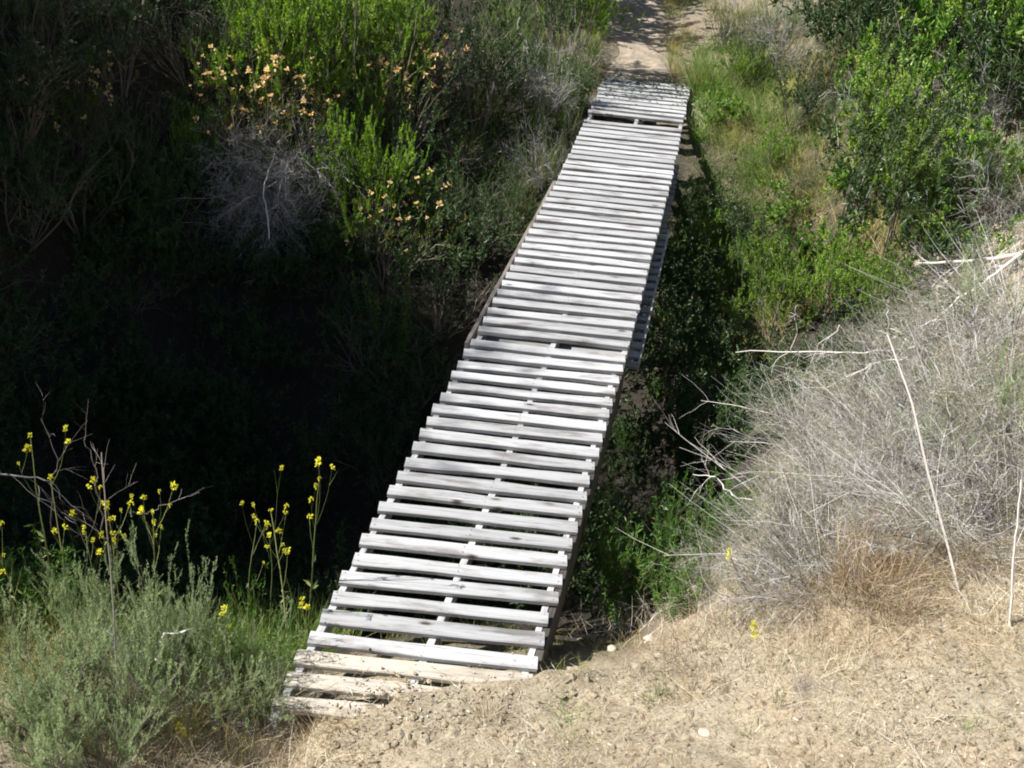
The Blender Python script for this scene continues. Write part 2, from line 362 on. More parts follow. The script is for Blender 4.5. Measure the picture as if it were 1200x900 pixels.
def k_leafy(n=12, per=6, per2=5, leaf=22, L=.024, W=.012, m='bright', spread=.7, wide=False, up=.12, tipc=True, sm='bark', bare=.35):
    g, l = Geo(), Geo()
    st, d = fan(n, spread, .05); P, R = curves(st, d, rng.uniform(.55, .95, n), 8, .13, .06, .009)
    P1, R1 = kids(P, R, per, bare, 1, .65, .36, 6, .12, up)
    P2, R2 = kids(P1, R1, per2, .2, 1, .6, .15, 4, .10, up*1.6)
    g.tubes(P, R, 4); g.tubes(P1, R1); g.tubes(P2, R2)
    p, t, idx = along(P2, leaf, .15 if not tipc else .35, 1)
    dd = nrm(t*.7+rng.normal(0, .6, p.shape)+np.array([0, 0, .15])); base = rng.random(len(P2))[idx]
    l.leaves(p, dd, L*rng.uniform(.6, 1.25, len(p)), W*rng.uniform(.7, 1.2, len(p)), cl(base*.65+rng.random(len(p))*.45-.05), wide=wide)
    return [('branch', g.mesh(m+'_branch', M[sm])), ('foliage', l.mesh(m+'_foliage', M[m]))]

def k_dead(n=26, per=9, per2=5, spread=1.0, droop=-.02, lean=(0, 0), leafn=0, m='twig', wob=.2, ln=(.5, 1.), r=.004, straws=0):
    g = Geo()
    if straws:
        s0, sd0 = fan(straws, 1.25, .15, lean); s0[:, :2] *= rng.uniform(.2, 2.2, (straws, 1)); SP, SR = curves(s0, sd0, rng.uniform(.5, 1.25, straws), 6, .07, -.02, rng.uniform(.0012, .003, straws)); g.tubes(SP, SR, 3, cl(rng.random(straws)*.6+.4))
    st, d = fan(n, spread, .08, lean); P, R = curves(st, d, rng.uniform(*ln, n), 8, wob*.7, droop, r)
    P1, R1 = kids(P, R, per, .15, 1, .6, .34, 6, wob, droop, .6)
    P2, R2 = kids(P1, R1, per2, .2, 1, .7, .15, 4, wob, droop*.5, .7)
    g.tubes(P, R); g.tubes(P1, R1); g.tubes(P2, np.maximum(R2, .0009))
    out = [('branch', g.mesh('dead_branch', M[m]))]
    if leafn:
        l = Geo(); p, t, idx = along(P2, leafn, .1, 1)
        l.leaves(p, t+rng.normal(0, .7, p.shape), rng.uniform(.008, .02, len(p)), rng.uniform(.002, .005, len(p)))
        out.append(('foliage', l.mesh('brush_foliage', M['brushleaf'])))
    return out

def k_herb(n=34, leaf=46, L=.06, W=.013, m='herb', spread=.45, ln=(.35, .75), r=.12):
    g, l = Geo(), Geo(); st, d = fan(n, spread, r); st[:, :2] *= rng.uniform(.2, 1.6, (n, 1))
    P, R = curves(st, d, rng.uniform(*ln, n), 8, .06, .08, .003)
    P1, R1 = kids(P, R, 3, .3, .9, .7, .14, 4, .08, .2)
    g.tubes(P, R); g.tubes(P1, R1)
    for Q, c, s_ in ((P, leaf, 1.), (P1, leaf//3, .7)):
        p, t, idx = along(Q, c, .15, 1); dd = nrm(t*.5+rng.normal(0, .6, p.shape)+np.array([0, 0, .05]))
        l.leaves(p, dd, s_*L*rng.uniform(.5, 1.2, len(p)), s_*W*rng.uniform(.7, 1.2, len(p)))
    return [('stem', g.mesh('herb_stem', M['gstem'])), ('foliage', l.mesh('herb_foliage', M[m]))]

def k_tree(stems=5, m='bright'):
    g, l = Geo(), Geo(); st, d = fan(stems, .16, .05); P, R = curves(st, d, rng.uniform(.9, 1.1, stems), 9, .05, .04, .010, .4)
    P1, R1 = kids(P, R, 9, .58, 1, .7, .3, 6, .1, .15); P2, R2 = kids(P1, R1, 6, .2, 1, .6, .12, 4, .1, .2)
    g.tubes(P, R, 5); g.tubes(P1, R1); g.tubes(P2, R2)
    p, t, idx = along(P2, 26, .1, 1)
    l.leaves(p, t*.7+rng.normal(0, .6, p.shape), .024*rng.uniform(.6, 1.2, len(p)), .009*rng.uniform(.7, 1.2, len(p)))
    return [('stem', g.mesh('tree_stem', M['bark'])), ('foliage', l.mesh('tree_foliage', M[m]))]

def spawn(parts, name, at, h, label, cat, group=None, wide=1., rot=None, tilt=(0, 0), flowers=None):
    """one plant: an Empty at its foot and its parts, which share mesh data with their look-alikes"""
    if len(parts) == 1 and not flowers:
        e = bpy.data.objects.new(name, parts[0][1])
    else:
        e = bpy.data.objects.new(name, None); e.empty_display_size = .1
    COL.objects.link(e)
    e.location = at; e.scale = (h*wide, h*wide, h)
    e.rotation_euler = (tilt[0], tilt[1], rng.uniform(0, 6.28) if rot is None else rot)
    tag(e, label, cat, group)
    if e.data is None:
        for nm, me in parts: obj(nm, me, e)
        if flowers:
            nm, me, pos, sc = flowers
            for p in pos:
                o = obj(nm, me, e, p); s_ = sc*random.uniform(.6, 1.3)/h; o.scale = (s_/wide, s_/wide, s_)
                o.rotation_euler = (random.uniform(-.5, .5), random.uniform(-.5, .5), random.uniform(0, 6.28))
    return e

# ------------------------------------------------------------------ ground and path
def warp(segs):
    out = [segs[0][0]]
    for a, b_, st in segs:
        n = max(1, int(round((b_-a)/st))); out += list(a+(b_-a)*(np.arange(n)+1)/n)
    return np.array(out)
gx = warp([(-60, -16, 4), (-16, -6, .5), (-6, -2.4, .1), (-2.4, 3.2, .025), (3.2, 8, .1), (8, 16, .5), (16, 60, 4)])
gy = warp([(-40, -4, 4), (-4, 2, .5), (2, 2.7, .07), (2.7, 4.4, .022), (4.4, 8, .06), (8, 17, .08), (17, 26, .3), (26, 70, 3)])
X, Y = np.meshgrid(gx, gy); Z = gz(X, Y)
nx, ny = len(gx), len(gy); ii = np.arange(ny-1)[:, None]*nx+np.arange(nx-1)[None]
Q = np.stack([ii, ii+1, ii+nx+1, ii+nx], -1).reshape(-1, 4)
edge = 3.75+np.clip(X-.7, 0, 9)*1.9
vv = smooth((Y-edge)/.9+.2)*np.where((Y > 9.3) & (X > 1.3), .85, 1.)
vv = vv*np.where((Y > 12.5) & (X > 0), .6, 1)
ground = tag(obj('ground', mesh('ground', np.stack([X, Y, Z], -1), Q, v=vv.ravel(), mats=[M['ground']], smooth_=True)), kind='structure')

py_ = np.arange(13.2, 26, .09); pc = np.interp(py_, [13, 14.5, 16, 18, 22, 26], [1.25, 1.2, 1.15, 1.0, 1.9, 3.5])
pw = .40+.12*vnoise(py_*1.3, py_*0, 9)+.1*np.clip(py_-15, 0, 2)
u = np.linspace(-1, 1, 17); PX = pc[:, None]+pw[:, None]*u[None]*(1+.1*vnoise(py_[:, None]*3+u*0, u[None]*2+py_[:, None]*0, 4)); PY = np.broadcast_to(py_[:, None], PX.shape)
PZ = gz(PX, PY)+.035*(1-np.abs(u)[None]**4)-.012
ii = np.arange(len(py_)-1)[:, None]*17+np.arange(16)[None]
tag(obj('path', mesh('path', np.stack([PX, PY, PZ], -1), np.stack([ii, ii+1, ii+18, ii+17], -1).reshape(-1, 4), mats=[M['path']], smooth_=True)), kind='structure')

# ------------------------------------------------------------------ the footbridge
bridge = bpy.data.objects.new('footbridge', None); COL.objects.link(bridge); bridge.location = (0, 7, 0)
tag(bridge, 'long narrow footbridge of weathered grey pallet planks across the dark gully', 'footbridge')
def boxmesh(name, x0, x1, y0, y1, z0, z1, m, seg=10, wx=.003, wz=.002, seed=0, nails=None, ch=.003):
    """chamfered board along x, with slightly wandering edges; nails: x positions"""
    xs = np.linspace(x0, x1, seg+1); r = np.random.default_rng(seed)
    cs = [(y0+ch, z0), (y1-ch, z0), (y1, z0+ch), (y1, z1-ch), (y1-ch, z1), (y0+ch, z1), (y0, z1-ch), (y0, z0+ch)]
    ph = r.uniform(0, 100); V = []
    for i, x in enumerate(xs):
        a = wx*float(vnoise(np.array(x*4+ph), np.array(.3), seed)); b_ = wx*float(vnoise(np.array(x*4+ph), np.array(5.3), seed)); c = wz*float(vnoise(np.array(x*2+ph), np.array(9.3), seed))
        for (y, z) in cs:
            e = 0
            if i in (0, seg): e = r.uniform(-.002, .002)
            V.append((x+e, y+(a if y < (y0+y1)/2 else b_), z+c))
    Qs = []
    for i in range(seg):
        for j in range(8):
            k = (j+1) % 8; Qs.append((i*8+j, i*8+k, (i+1)*8+k, (i+1)*8+j))
    e0 = seg*8
    Qs += [(0, 7, 6, 5), (0, 5, 4, 1), (1, 4, 3, 2), (e0, e0+5, e0+6, e0+7), (e0, e0+1, e0+4, e0+5), (e0+1, e0+2, e0+3, e0+4)]
    mi = [0]*len(Qs); T = []
    if nails is not None:
        for (nx_, ny_) in nails:
            base = len(V); q = 6
            for t in range(q): V.append((nx_+  .0036*math.cos(t*6.283/q), ny_+  .0036*math.sin(t*6.283/q), z1+.0012))
            for t in range(q): V.append((nx_+  .0036*math.cos(t*6.283/q), ny_+  .0036*math.sin(t*6.283/q), z1-.004))
            for t in range(q): Qs.append((base+t, base+q+t, base+q+(t+1) % q, base+(t+1) % q)); mi.append(1)
            Qs.append((base, base+1, base+2, base+3)); mi.append(1); Qs.append((base, base+3, base+4, base+5)); mi.append(1)
    Vv = np.array(V)
    return mesh(name, Vv, Qs, mats=[m, M['nail']], mi=mi)

K = .875
def lx(y):  return np.interp(y, np.array([3.6, 7.66, 11.3, 15.5])*K, np.array([-1.005, -.315, .275, .86])*K)
def rx(y):  return np.interp(y, np.array([3.6, 5.58, 7.71, 11.3, 15.5])*K, np.array([.195, .54, .90, 1.47, 2.06])*K)
ys = [3.68, 3.83, 3.97]+[4.11+.165*i for i in range(0, 21)]
y = ys[-1]+.24
ys += [y+.1705*i for i in range(0, 34)]
ys += [13.70+.172*i for i in range(0, 10)]
ys = [v*K for v in ys]
par = Matrix.Translation((0, -7, 0))
for i, y in enumerate(ys):
    w = random.uniform(.079, .093)+(.006 if 24 <= i < 58 else 0); a, b_ = lx(y)+random.gauss(0, .005), rx(y)+random.gauss(0, .005); th = .03 if i < 12 else (.033 if i < 24 else .036)
    dz = random.gauss(0, .0015); L_ = b_-a; cx_ = (a+b_)/2
    if i < 3: dz = [-.012, -.008, -.004][i]
    nl = [(s_*(L_/2-.02)+random.uniform(-.006, .006), w*q) for s_ in (-1, 1) for q in (-.25, .25)]+[(random.uniform(-.006, .006), w*q) for q in (-.25, .25)]
    me = boxmesh('plank', -L_/2, L_/2, -w/2, w/2, -th, 0, M['wood_dusty' if i < 3 else 'wood'], seed=i, nails=nl, wx=.008, wz=.004, ch=.005)
    o = obj('plank', me, bridge, (cx_, y+w/2-7, dz)); o.rotation_euler = (random.gauss(0, .02), random.gauss(0, .003), random.gauss(0, .0055))
    if i < 3: o['label'] = 'tan dusty plank partly buried under loose soil'

def stringer(name, p0, p1, w, h, ztop, m, seed, lab=None):
    d = np.array(p1)-np.array(p0); L_ = np.hypot(*d); me = boxmesh(name, 0, L_, -w/2, w/2, ztop-h, ztop, m, seg=24, wx=.004, wz=.003, seed=seed)
    o = obj(name, me, bridge, (p0[0], p0[1]-7, 0)); o.rotation_euler = (0, 0, math.atan2(d[1], d[0]))
    if lab: o['label'] = lab
    return o
secs = [(3.15, 7.05*K+.42), (7.22*K+.42, 11.62), (11.55, 13.45)]
secs = [(3.17, 6.62), (6.64, 11.93), (11.96, 13.50)]
sd = 100
for (ya, yb_) in secs:
    for t in (.022, .5, -.022):
        def xx(y_): return (lx(y_)+.022 if t == .022 else rx(y_)-(.012 if ya < 6 else .022) if t < 0 else (lx(y_)+rx(y_))/2+.01)
        ym = (ya+yb_)/2; sd += 1
        tall = ya < 6 and t < 0
        for (q0, q1) in ((ya, ym), (ym+.003, yb_)):
            stringer('stringer', (xx(q0), q0), (xx(q1), q1), .036 if t != .5 else (.038), (.30 if tall else .09), (-.0285 if ya < 6 else -.0375) if not tall else -.034, M['wood_shaded' if tall else 'wood'], sd, 'shade-darkened tall side beam of the near span' if tall else None)
            if tall: stringer('stringer', (xx(q0)-.036, q0), (xx(q1)-.036, q1), .034, .09, -.0285, M['wood'], sd+700)
        sd += 1
# lower pallet frame that sticks out past the middle of the deck
lowz = -.135
y0, y1 = 25.2, 0
for j in range(36):
    y = 6.70+j*.1444
    if y > 10.9: break
    a, b_ = lx(y)-.045, rx(y)+(.075 if y < 9.2 else .045); L_ = b_-a
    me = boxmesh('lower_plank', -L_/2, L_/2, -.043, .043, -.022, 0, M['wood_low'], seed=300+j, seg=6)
    obj('lower_plank', me, bridge, ((a+b_)/2, y-7, lowz))
stringer('side_rail', (lx(6.62)-.05, 6.62), (lx(9.9)-.04, 9.9), .03, .09, -.06, M['wood_grey'], 401, 'brown grey rail sticking out along the left edge of the deck')
stringer('side_rail', (rx(6.72)+.085, 6.72), (rx(9.2)+.072, 9.2), .018, .07, lowz+.004, M['wood_low'], 402, 'thin rail along the right ends of the lower planks')
# posts carrying the middle of the frame from the gully floor
for (x, y) in ((lx(9.6)+.1, 9.6), (rx(9.6)-.1, 9.62)):
    z = float(gz(x, y)); me = boxmesh('post', 0, -z-.15+.3, -.045, .045, -.045, .045, M['wood_grey'], seg=6, seed=int(x*50)+500)
    o = obj('post', me, bridge, (x, y-7, z-.3)); o.rotation_euler = (0, -math.pi/2, 0)

# ------------------------------------------------------------------ plants
def at(px, py, y):
    q = ray(px, py); t = y/q[1]; return q*t+np.array([0, 0, H])
def gp(x, y): return (x, y, float(gz(np.array([x]), np.array([y]))[0]))

def topat(px, py, y):
    T = at(px, py, y); g_ = gp(T[0], T[1]); return g_, T[2]-g_[2]

sage = [k_sage(26, 7, 50), k_sage(22, 8, 46), k_sage(30, 6, 50)]
bright = [k_leafy(14, 7, 6, 34), k_leafy(15, 7, 6, 34)]
toyon = [k_leafy(9, 5, 5, 16, .050, .022, 'toyon', wide=True, spread=.9, bare=.3), k_leafy(8, 5, 5, 17, .054, .024, 'toyon', wide=True, spread=.85, bare=.25)]
dull = [k_leafy(11, 6, 5, 18, .03, .012, 'dull'), k_leafy(12, 6, 5, 16, .026, .010, 'dull', spread=.9)]
dsage = [k_sage(22, 6, 26, 'dull')]
dead = [k_dead(), k_dead(30, 9, 5, 1.15, -.05)]
hang = [k_dead(26, 8, 6, .7, -.13, (0, -.9), wob=.30, m='greytwig', r=.006), k_dead(20, 8, 6, .9, -.16, (.2, -.8), wob=.34, m='greytwig', r=.006)]
brush = [k_dead(22, 7, 6, 1.1, -.01, leafn=14, r=.0055, wob=.24, straws=60), k_dead(20, 8, 6, 1.3, -.05, (-.35, -.25), leafn=5, r=.005, wob=.17, straws=150), k_dead(18, 8, 6, .95, .0, leafn=24, r=.006, wob=.28, straws=30), k_dead(24, 8, 6, 1.2, -.02, leafn=8, r=.0045, wob=.2, straws=90)]
monkey = [k_leafy(14, 6, 3, 12, .04, .009, 'monkey', spread=.75)]
herb = [k_herb(), k_herb(40, 40)]
herb_sparse = [k_herb(14, 30, .05, .014, ln=(.6, 1.), spread=.3)]
tree = [k_tree()]

def petal_mesh(name, m, n, r, L, W):
    g = Geo(); d = nrm(rng.normal(size=(n, 3))+np.array([0, 0, .3])); g.leaves(d*r*rng.uniform(.2, 1, (n, 1)), d, L*rng.uniform(.7, 1.2, n), W*rng.uniform(.8, 1.2, n), wide=True)
    return g.mesh(name, M[m])
orange = petal_mesh('orange_flower', 'orange', 9, .018, .034, .022)
yhead = [petal_mesh('mustard_head', 'yellow', 34, .016, .011, .008), petal_mesh('mustard_head', 'yellow', 18, .011, .010, .008)]

# sagebrush and neighbours on the near bank, left
LS = 'sagebrush on the near left bank'
for i, (px, py, y_, w, lab) in enumerate([
    (60, 700, 3.0, 1.0, 'large soft grey green sagebrush filling the bottom left corner'),
    (5, 745, 2.85, 1.0, 'grey green sagebrush cut by the left edge of the photo'),
    (148, 648, 3.4, .75, 'tall feathery pale sagebrush under the yellow flower cluster'),
    (203, 678, 3.45, .8, 'pale sagebrush with upright tips, right of the tall feathery one'),
    (290, 745, 3.3, 1.0, 'small sagebrush nearest the bridge on the near left bank'),
    (95, 655, 3.7, .8, 'darker green sagebrush standing behind the others at far left'),
    (40, 800, 2.62, 1.0, 'pale sagebrush at the very bottom of the left corner'),
    (110, 825, 2.65, 1.0, 'low pale sagebrush at the bottom edge, right of the corner one'),
    (130, 745, 3.0, 1.0, 'sagebrush at the bottom, in front of the tall feathery one'),
    (238, 765, 3.2, 1.0, 'low sagebrush between the pale upright one and the smallest one'),
    ]):
    P_, h = topat(px, py, y_)
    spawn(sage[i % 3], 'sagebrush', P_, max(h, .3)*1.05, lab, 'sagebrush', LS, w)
spawn(herb[0], 'leafy_weed', topat(18, 590, 4.0)[0], topat(18, 575, 4.0)[1], 'dark green leafy weed behind the sagebrush at the left edge', 'weed', None, .9)
spawn(sage[1], 'sagebrush', gp(-2.5, 3.3), .62, 'sagebrush at the left edge under the mustard heads', 'sagebrush', LS, 1.1)
spawn(herb_sparse[0], 'leafy_weed', gp(-1.3, 3.3), .5, 'thin green weed rising from the low sagebrush beside the bridge', 'weed', None, .9)
spawn(herb_sparse[0], 'leafy_weed', gp(-1.05, 3.5), .6, 'loose green weed between the sagebrush and the left end of the bridge', 'weed', None, .9)
spawn(dead[0], 'dry_bush', gp(-1.5, 3.15), .42, 'bare silver twigs at the foot of the pale sagebrush', 'dry bush', None, 1.0)
spawn(dead[1], 'dry_bush', gp(-1.08, 3.25), .32, 'low grey dry twigs beside the near left corner of the bridge', 'dry bush', None, 1.3)
spawn(herb_sparse[0], 'leafy_weed', topat(285, 650, 3.9)[0], topat(285, 650, 3.9)[1],  'tall pale green weed under the middle yellow flower cluster', 'weed', None, .5)

# wild mustard
def mustard(at_, h, n, label, lean=(0, 0), spread=.4):
    g = Geo(); P, R = curves(np.zeros((1, 3)), np.array([[lean[0], lean[1], 1]]), np.array([.98]), 10, .035, .02, .005, .35)
    P1, R1 = kids(P, R, n, .5, .97, spread*1.3, .28, 6, .06, .18, .6); P2, R2 = kids(P1, R1, 1, .3, .8, .5, .1, 4, .05, .2, .8)
    g.tubes(P, R, 5); g.tubes(P1, R1); g.tubes(P2, R2)
    p, t, idx = along(P, 12, .05, .6); g.leaves(p, t*.3+rng.normal(0, .6, p.shape), rng.uniform(.02, .06, 12), .012)
    e = bpy.data.objects.new('mustard_plant', None); COL.objects.link(e); e.location = at_; e.scale = (h, h, h)
    tag(e, label, 'wildflower', 'yellow mustard plants')
    obj('stem', g.mesh('mustard_stem', M['gstem']), e)
    tips = [P[0, -1]]+[q[-1] for q in P1]+[q[-1] for q in P2][:max(1, n//2)]
    for q in tips:
        o = obj('flower_head', random.choice(yhead), e, q); s_ = random.uniform(.5, 1.0)/h; o.scale = (s_, s_, s_*random.uniform(.9, 1.4)); o.rotation_euler = (0, 0, random.uniform(0, 6))
for px, py, y_, n, lab, lean in [
    (31, 516, 3.9, 1, 'tallest mustard plant, a lone yellow head above the left bushes', (-.02, 0)),
    (55, 560, 3.8, 3, 'mustard plant with a few heads just right of the tallest one', (.02, 0)),
    (6, 605, 3.5, 9, 'mustard plant with yellow heads at the left edge of the photo', (.0, 0)),
    (130, 592, 3.7, 10, 'densest mustard cluster above the pale sagebrush', (-.03, 0)),
    (166, 606, 3.65, 7, 'mustard plant with heads at the right side of the densest cluster', (0, 0)),
    (108, 625, 3.6, 5, 'shorter mustard plant left of the densest cluster', (0, 0)),
    (285, 612, 4.05, 4, 'mustard plant midway between the sagebrush and the bridge', (0, 0)),
    (210, 850, 2.95, 1, 'single low yellow flower in the dry grass at the bottom', (0, 0)),
    (354, 705, 3.7, 1, 'single low yellow flower against the left side of the bridge', (0, 0)),
    (268, 722, 3.6, 2, 'low mustard plant with dim heads among the green weeds', (0, 0)),
    (870, 658, 3.9, 1, 'yellow flower poking out of the grey brush right of the bridge', (-.1, 0)),
    (886, 740, 3.45, 1, 'low yellow flower on the bare soil under the grey brush', (0, 0)),
    ]:
    P_, h = topat(px, py, y_); mustard(P_, max(h, .08)/.98, n, lab, lean)
for x, y, h, n, lab, lean in [(-.92, 3.78, .98, 4, 'mustard plant leaning against the left edge of the bridge', (-.03, .03)), (-.88, 3.98, 1.12, 4, 'mustard plant just beyond the one leaning on the bridge', (.02, .03)), (-1.06, 3.95, .8, 3, 'left stem of the mustard by the bridge', (0, 0))]:
    mustard(gp(x, y), h, n, lab, lean, .3)

# single branches and stalks
def branch(name, pxs, y0, y1, r, label, cat='branch', m='pale', tw=5, group=None, tl=.25, r1=.45):
    """a bare branch as a tapered tube through real points between depths y0 and y1"""
    n = 14; k = len(pxs); ts = np.linspace(0, 1, n)
    px = np.interp(ts, np.linspace(0, 1, k), [p[0] for p in pxs]); py = np.interp(ts, np.linspace(0, 1, k), [p[1] for p in pxs]); yy = y0+(y1-y0)*ts
    P = np.array([at(a, b_, c) for a, b_, c in zip(px, py, yy)]); wk = np.cumsum(rng.normal(0, .006, (n, 3)), 0); P += .35*(wk-np.linspace(0, 1, n)[:, None]*wk[-1]) if name == 'dead_stalk' else (wk-np.linspace(0, 1, n)[:, None]*wk[-1])*1.6
    base = P[0].copy(); P = (P-base)[None]; R = (r*np.linspace(1, r1, n))[None]
    g = Geo(); g.tubes(P, R, 5)
    if tw:
        P1, R1 = kids(P, R, tw, .2, 1, .7, tl, 7, .12, .0, .5); g.tubes(P1, R1); P2, R2 = kids(P1, R1, 3, .2, 1, .6, tl*.5, 5, .12, 0, .6); g.tubes(P2, R2)
    o = obj(name, g.mesh(name, M[m]), None, base); tag(o, label, cat, group)
b0 = hit(1126, 700)
branch('dead_stalk', [(1126, 702), (1100, 600), (1072, 480), (1040, 392)], b0[1], b0[1]+.45, .0065, 'long straight bleached stalk rising out of the dry brush on the right', 'stalk', tw=0, r1=.6)
b0 = hit(1184, 742)
branch('dead_stalk', [(1184, 742), (1187, 680), (1192, 620), (1197, 562)], b0[1], b0[1]+.15, .006, 'short pale stalk standing near the right edge of the photo', 'stalk', tw=0, r1=.7)
branch('bare_branch', [(1215, 288), (1160, 300), (1110, 303), (1074, 309)], 7.6, 7.7, .014, 'thick bleached branch pointing left above the brush at the right edge', tw=4)
branch('bare_branch', [(1212, 285), (1165, 320), (1115, 350), (1075, 385)], 7.6, 7.2, .012, 'bleached branch slanting down left below the thick one', tw=5)
branch('bare_branch', [(1070, 405), (1010, 412), (950, 412), (862, 413)], 6.2, 6.5, .006, 'thin pale branch reaching left over the dark gully', tw=6)
branch('bare_branch', [(1065, 420), (1020, 432), (990, 445), (955, 462)], 6.0, 6.0, .007, 'short pale branch sloping down left beside the long stalk', tw=5)
branch('bare_branch', [(1000, 400), (985, 380), (965, 395), (950, 425)], 6.3, 6.3, .004, 'thin arching twig above the gully edge', tw=3)
branch('bare_branch', [(1060, 405), (1045, 385), (1037, 355)], 6.2, 6.2, .007, 'stubby forked twig at the top of the long stalk', tw=4, tl=.12)
branch('bare_branch', [(890, 590), (860, 570), (835, 562), (812, 556)], 4.7, 4.8, .004, 'fine twig reaching left from the brush toward the bridge', tw=2)
branch('bare_branch', [(1215, 125), (1180, 105), (1150, 98), (1130, 98)], 10.6, 10.6, .014, 'pale branch crossing the green bushes near the upper right edge', tw=5)
branch('bare_branch', [(1210, 160), (1170, 140), (1140, 125)], 10.5, 10.5, .010, 'grey branch just below the pale one near the upper right edge', tw=5)
branch('bare_branch', [(925, 412), (930, 385), (927, 372), (935, 357)], 6.4, 6.4, .003, 'curled twig standing up over the dark gully', tw=1)
branch('bare_branch', [(150, 596), (180, 598), (203, 590), (213, 573)], 4.2, 4.3, .0035, 'curved bare twig in the dark behind the yellow flowers', tw=1, m='twig')
branch('bare_branch', [(-5, 545), (20, 556), (60, 560), (75, 590)], 4.0, 4.1, .005, 'bare twig entering from the left edge beside the tallest mustard', tw=4, m='twig')
branch('bare_branch', [(60, 625), (62, 570), (72, 540), (48, 490)], 4.1, 4.2, .004, 'upright forked twig in the dark above the left sagebrush', tw=4, m='bark', tl=.2)
branch('bare_branch', [(112, 620), (108, 560), (98, 515)], 4.1, 4.2, .004, 'thin dark twig right of the upright forked twig', tw=3, m='bark', tl=.2)
b0 = hit(142, 870)
branch('dead_stalk', [(142, 860), (136, 760), (128, 640), (119, 530)], b0[1], b0[1]+.3, .0035, 'tall thin grey stalk rising through the middle of the left sagebrush', 'stalk', m='bark', tw=2, r1=.6)
branch('bare_branch', [(186, 770), (200, 745), (222, 735), (255, 765)], 3.3, 3.4, .006, 'small broken white stick among the twigs under the sagebrush', m='pale', tw=4, tl=.12)
branch('bare_branch', [(1078, 385), (1135, 330), (1180, 290)], 7.9, 7.9, .006, 'slim branch rising to the upper right behind the brush', tw=5)
branch('bare_branch', [(315, 280), (308, 230), (322, 180)], 9.6, 10.4, .007, 'grey forked branch inside the hanging dead bush', tw=6, m='pale')
branch('bare_branch', [(610, 20), (604, 35), (618, 50), (635, 62)], 13, 13, .015, 'white bent branch in the bush left of the path', tw=4, m='pale')

# loose pale twigs lying over the brush
for i in range(26):
    px, py = random.uniform(850, 1190), random.uniform(390, 690)
    if py < 700-(px-840)*.9 and py < 420: continue
    B = hit(px, py); g = Geo(); a = random.uniform(2.2, 4.6)
    P, R = curves(np.zeros((1, 3))+np.array([0, 0, .12]), np.array([[math.cos(a), math.sin(a)*.6, random.uniform(.05, .6)]]), np.array([random.uniform(.4, .9)]), 10, .06, -.02, random.uniform(.003, .0055))
    P1, R1 = kids(P, R, random.randint(2, 5), .2, 1, .6, .25, 6, .1, 0, .6); g.tubes(P, R, 4); g.tubes(P1, R1)
    tag(obj('pale_twig', g.mesh('pale_twig', M['pale']), None, B), 'thin pale twig sticking out of the grey brush mound', 'twig', 'pale twigs over the dry brush')

# the dry brush mound on the right
BG = 'grey dry brush on the right bank'
for i, (px, py, h, w, lab) in enumerate([
    (905, 700, .40, 1.25, 'low grey brush spilling over the bare soil nearest the bridge'),
    (960, 690, .46, 1.2, 'matted grey brush left of the brown grass clump'),
    (925, 600, .38, 1.1, 'grey brush on the gully edge level with the green herb'),
    (1120, 640, .50, 1.2, 'tan grey brush behind the foot of the long stalk'),
    (1190, 640, .60, 1.1, 'tan brush around the short stalk at the right edge'),
    (1000, 600, .50, 1.2, None), (940, 655, .4, 1.2, None), (985, 590, .45, 1.1, None), (905, 655, .34, 1.2, None), (1075, 590, .5, 1.2, None), (960, 540, .5, 1.2, None),
    (950, 510, .48, 1.0, 'spiky pale brush at the left tip of the mound'),
    (1030, 510, .5, 1.2, None), (1110, 520, .55, 1.2, None), (1180, 530, .6, 1.1, None), (1070, 455, .5, 1.2, None),
    (1150, 440, .6, 1.1, None), (1190, 390, .65, 1.1, 'grey green brush under the forked white branches'),
    (1110, 395, .55, 1.1, None), (1000, 460, .5, 1.1, None), (1180, 330, .6, 1.1, 'brush highest up the right bank, behind the white branches'),
    (1030, 560, .5, 1.2, None), (1100, 560, .5, 1.2, None), (1150, 580, .5, 1.2, None), (940, 640, .45, 1.2, None),
    (1060, 510, .5, 1.2, None), (1000, 500, .5, 1.2, None), (1140, 490, .5, 1.2, None), (1100, 440, .5, 1.2, None), 
    (1190, 590, .5, 1.1, None), (1150, 540, .45, 1.2, None), (1080, 630, .4, 1.2, None), (1190, 470, .5, 1.1, None), (1140, 350, .5, 1.1, None), (1070, 400, .45, 1.1, None)]):
    spawn(brush[i % 4], 'dry_brush', hit(px, py), h*1.1, lab or 'tangled grey brush in the middle of the dry mound on the right bank', 'brush', BG, w,
          rot=random.uniform(-.8, .8))
spawn(sage[1], 'sagebrush', hit(1150, 400), .6, 'faded green sagebrush growing in the dry brush at right', 'sagebrush', None, 1.)
spawn(sage[0], 'sagebrush', hit(1170, 520), .6, 'faded green sagebrush at the right edge, level with the middle of the mound', 'sagebrush', None, .9)
spawn(sage[1], 'sagebrush', hit(1090, 560), .5, 'faded green sagebrush between the long stalk and the right edge', 'sagebrush', None, .9)
spawn(sage[2], 'sagebrush', hit(1060, 480), .42, 'thin faded sagebrush beside the upper part of the long stalk', 'sagebrush', None, 1.1)

